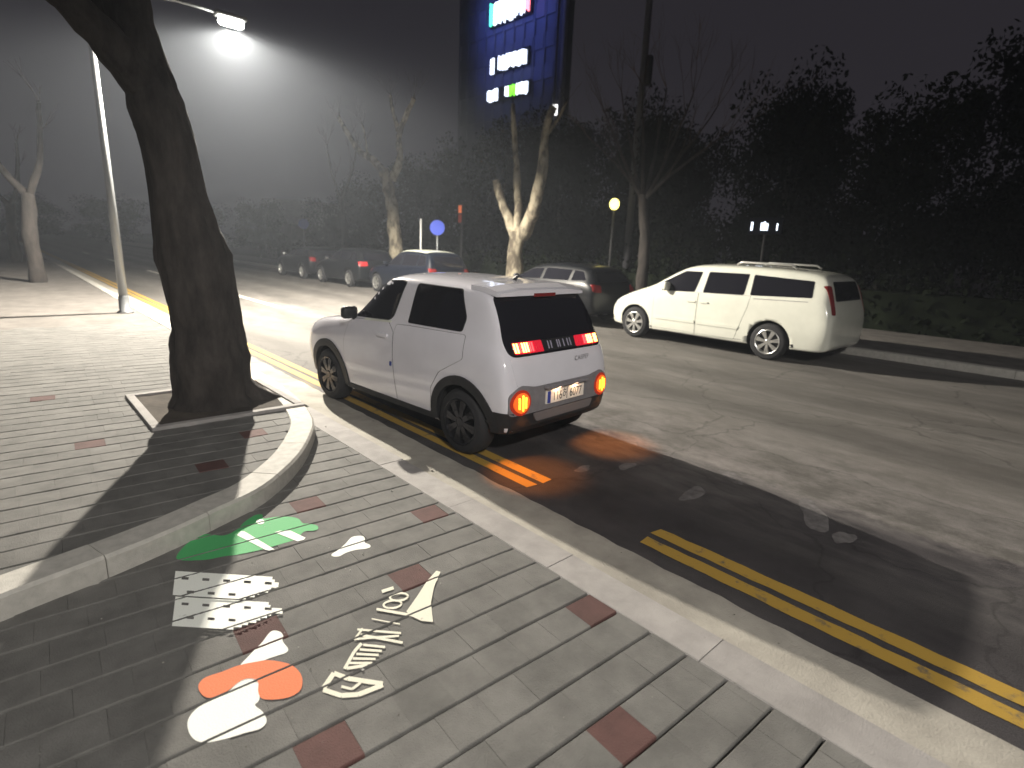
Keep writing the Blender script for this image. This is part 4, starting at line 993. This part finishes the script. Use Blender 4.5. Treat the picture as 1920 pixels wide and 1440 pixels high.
def tower_sign(px0, px1, pyc0, pyc1, hpx, cols, label, blue):
    a, b = at(px0, pyc0, TX - .6), at(px1, pyc1, TX - .6); hgt = hpx / F_PX * 66
    zc = (a.z + b.z) / 2; ylo, yhi = min(a.y, b.y), max(a.y, b.y)
    r = empty('lit_sign', (TX - .5, yhi, zc - hgt / 2), 0, label, 'sign', 'lit signs on the tower'); rnd = random.Random(int(px0 + pyc0))
    n = len(cols); pitch = (yhi - ylo) / n
    MB().box((.3, -(yhi - ylo) - .2, -.1), (.48, .2, hgt + .1)).build('back_panel', 'sign_box', r)
    for i, c_ in enumerate(cols):
        if c_ == ' ': continue
        y1 = -i * pitch; wd = pitch * .86; m_ = {'w': 'sign_white', 'g': 'sign_green', 'r': 'sign_red', 't': 'sign_teal'}[c_]
        mb = MB(); z0 = rnd.uniform(0, .12) * hgt; z1 = hgt * (1 - rnd.uniform(0, .1))
        for k in range(3):
            y2 = y1 - wd * (.02 + .34 * k); mb.box((0, y2 - wd * .20, z0 + rnd.uniform(-.12, .12) * hgt), (.25, y2, z1 - rnd.uniform(0, .12) * hgt))
        zz = rnd.uniform(.3, .7) * hgt; mb.box((.02, y1 - wd * .85, zz), (.23, y1 - wd * .05, zz + hgt * .14))
        mb.build('letter', m_, r)
    area_light('sign_glow', (-1.6, -(yhi - ylo) / 2, hgt / 2), (1, 0, 0), 14, 6, blue, (.14, .21, 1.0), r, 160)
tower_sign(917, 992, 22, 4, 46, 'twwwwwwwr', 'topmost bright white lit sign on the dark tower', 620)
tower_sign(918, 986, 120, 105, 30, 'w wwwwwww', 'middle bright white lit sign on the dark tower', 300)
tower_sign(912, 988, 178, 163, 24, 'www  wggwww', 'lowest lit sign on the tower, white with green letters', 60)
wl = at(1037, 203, TX - .5)
mat('small_lamp', (.9, .9, .9), emit=(1, .98, .95), es=2.5)
MB().box((-.35, wl.y - TY0 - .25, wl.z - .6), (.2, wl.y - TY0 + .25, wl.z + .6), .08).build('wall_lamp', 'small_lamp', tw_)

# ------------------------------------------------------------------ small things across the road
mat('sign_blue', (.03, .06, .42), rough=.45, emit=(.03, .06, .42), es=0.0); mat('sign_rim', (.7, .7, .7), rough=.5)
def blue_sign(px, py, X, label, rr=.30):
    c = at(px, py, X); r = empty('blue_road_sign', (X, c.y, .145), 0, label, 'sign', 'round blue road signs')
    MB().tube([(0, 0, 0), (0, 0, c.z + rr - .145)], .03, 10).build('post', 'lamp_metal', r, True)
    nx, ny = -c.x, -c.y; an = math.atan2(ny, nx)
    p = MB(); p.lathe([(0.03, .001), (.03, rr), (.045, rr), (.045, .001)], n=32, axis='x'); o = p.build('disc', 'sign_blue', r); o.location = (0, 0, c.z - .145); o.rotation_euler = (0, 0, an)
    p = MB(); p.lathe([(.044, rr * .90), (.048, rr * .90), (.048, rr), (.03, rr + .004)], n=32, axis='x'); o2 = p.build('rim', 'sign_blue', o)
blue_sign(820, 427, 13.7, 'round blue road sign on a post by the dark navy car')
blue_sign(569, 420, 13.9, 'round blue road sign on a post farthest down the road')
# yellow globe garden lamp
gl = at(1152, 383, 17.0); r = empty('globe_lamp', (gl.x, gl.y, 0), 0, 'glowing yellow globe lamp on a post among the dark trees', 'lamp')
MB().tube([(0, 0, 0), (0, 0, gl.z - .16)], [.06, .04], 10).build('post', 'black_plastic', r, True)
mat('globe_glass', (.9, .85, .5), emit=(1, .84, .22), es=4)
MB().lathe([(-.20, .02), (-.17, .10), (-.09, .16), (0, .18), (.09, .165), (.17, .11), (.21, .02)], n=20, axis='z', o=(0, 0, gl.z)).build('globe', 'globe_glass', r, True)
pl = bpy.data.lights.new('globe_light', 'POINT'); pl.energy = 14; pl.color = (1, .82, .25); pl.shadow_soft_size = .22
po = bpy.data.objects.new('globe_light', pl); C.objects.link(po); po.parent = r; po.location = (0, 0, gl.z)
# small white lit sign far right
ws = at(1435, 424, 17.15); r = empty('lit_shop_sign', (ws.x, ws.y, .145), 0, 'small white lit sign above the minivan', 'sign')
MB().tube([(0.05, 0, 0), (0.05, 0, ws.z)], .04, 8).build('post', 'black_plastic', r)
MB().box((.0, -.50, ws.z - .38), (.10, .50, ws.z + .10), .01).build('panel', 'sign_box', r)
for dy, wd, h_ in ((.40, .05, .24), (.10, .05, .22), (.02, .05, .25), (-.06, .05, .2), (-.36, .025, .2)):
    MB().box((-.03, dy - wd / 2, ws.z - .27), (-.004, dy + wd / 2, ws.z - .27 + h_)).build('letter', 'sign_white', r)
# pedestrian signal glowing orange red
rs = at(866, 400, 16.4); r = empty('signal_lamp', (rs.x, rs.y, .145), 0, 'dim orange red signal lamp on a dark post', 'signal')
MB().tube([(0, 0, 0), (0, 0, rs.z - .3)], .045, 8).build('post', 'black_plastic', r)
MB().box((-.10, -.16, rs.z - .62), (.10, .16, rs.z + .26), .02).build('housing', 'black_plastic', r)
mat('signal_red', (.4, .08, .03), emit=(1, .24, .08), es=.55); mat('signal_dim', (.15, .03, .02), emit=(1, .12, .05), es=.08)
MB().box((-.125, -.12, rs.z - .14), (-.10, .12, rs.z + .20), .01).build('lens', 'signal_red', r); MB().box((-.125, -.12, rs.z - .56), (-.10, .12, rs.z - .20), .01).build('lens', 'signal_dim', r)
# slim pale post
sp_ = at(789, 455, 13.6); st = at(789, 410, 13.6); r = empty('marker_post', (13.6, sp_.y, .145), 0, 'slim pale marker post beside the forked tree', 'post')
MB().tube([(0, 0, 0), (0, 0, st.z - .145)], .035, 10).build('shaft', 'sign_rim', r, True); MB().lathe([(0, .001), (0, .07), (.04, .07), (.06, .035)], n=14, axis='z').build('foot', 'black_plastic', r)
# utility pole with transformer
up = at(1203, 170, 19.0); r = empty('utility_pole', (up.x, up.y, -.1), 0, 'tall dark utility pole with transformer rising above the leafless tree', 'utility pole')
MB().tube([(0, 0, 0), (0, 0, 8), (0, 0, 16)], [.16, .13, .10], 12).build('pole', 'tower_wall', r, True)
tz = at(1203, 130, 19.0).z
MB().lathe([(-.5, .001), (-.5, .12), (-.44, .14), (.44, .14), (.5, .11), (.52, .001)], n=18, axis='z', o=(0, -.24, tz)).build('transformer', 'black_plastic', r, True)
MB().box((-.06, -1.0, tz + 3.4), (.06, 1.0, tz + 3.52)).build('crossarm', 'black_plastic', r)
# little gabled house down the road
hp = at(548, 375, 22.0); r = empty('gabled_house', (24.5, hp.y, -.1), 0, 'small dim gabled house beyond the parked cars', 'house'); hz = hp.z
mat('house_wall', (.16, .15, .14), rough=.9, var=.2, vscale=2); mat('house_roof', (.24, .23, .22), rough=.8, var=.2, vscale=3)
w2, l2 = 3.2, 4.
mb = MB(); mb.add([(-l2, -w2, 0), (l2, -w2, 0), (l2, w2, 0), (-l2, w2, 0), (-l2, -w2, hz - 2), (l2, -w2, hz - 2), (l2, w2, hz - 2), (-l2, w2, hz - 2), (-l2, 0, hz - .12), (l2, 0, hz - .12)], [(0, 1, 5, 4), (1, 2, 6, 9, 5), (2, 3, 7, 6), (3, 0, 4, 8, 7)]); mb.build('wall', 'house_wall', r)
for s_ in (-1, 1):
    a = Vector((0, s_ * (w2 + .3), hz - 2.2)); b = Vector((0, 0, hz)); mb = MB()
    mb.add([(-l2 - .3, a.y, a.z), (l2 + .3, a.y, a.z), (l2 + .3, 0, hz), (-l2 - .3, 0, hz), (-l2 - .3, a.y, a.z + .12), (l2 + .3, a.y, a.z + .12), (l2 + .3, 0, hz + .12), (-l2 - .3, 0, hz + .12)], [(0, 3, 2, 1), (4, 5, 6, 7), (0, 1, 5, 4), (1, 2, 6, 5), (2, 3, 7, 6), (3, 0, 4, 7)]); mb.build('roof_slope', 'house_roof', r)
for y0 in (-1.6, .6):
    wo = MB().box((-l2 - .04, y0, 1.0), (-l2 - .005, y0 + 1.1, 2.2)).build('window', 'dark_glass', r); MB().box((-l2 - .09, y0 - .08, .9), (-l2 - .002, y0 + 1.18, .99)).build('sill', 'house_roof', wo)
MB().box((-l2 - .03, -.35, 0), (-l2 - .004, .45, 2.0)).build('door', 'black_plastic', r)

# ------------------------------------------------------------------ air volume added to imitate lens glare around the street lamp
hz_ = MB().box((-70, -45, -1.1), (95, 245, 66)).build('glow_haze', None); tag(hz_, kind='stuff')
hm = bpy.data.materials.new('glow_haze'); hm.use_nodes = True; nt = hm.node_tree; nt.nodes.clear()
out = nt.nodes.new('ShaderNodeOutputMaterial'); pv = nt.nodes.new('ShaderNodeVolumePrincipled')
pv.inputs['Color'].default_value = (.80, .88, 1, 1); pv.inputs['Density'].default_value = .0021; pv.inputs['Anisotropy'].default_value = .3
nt.links.new(pv.outputs[0], out.inputs['Volume']); hz_.data.materials.append(hm)
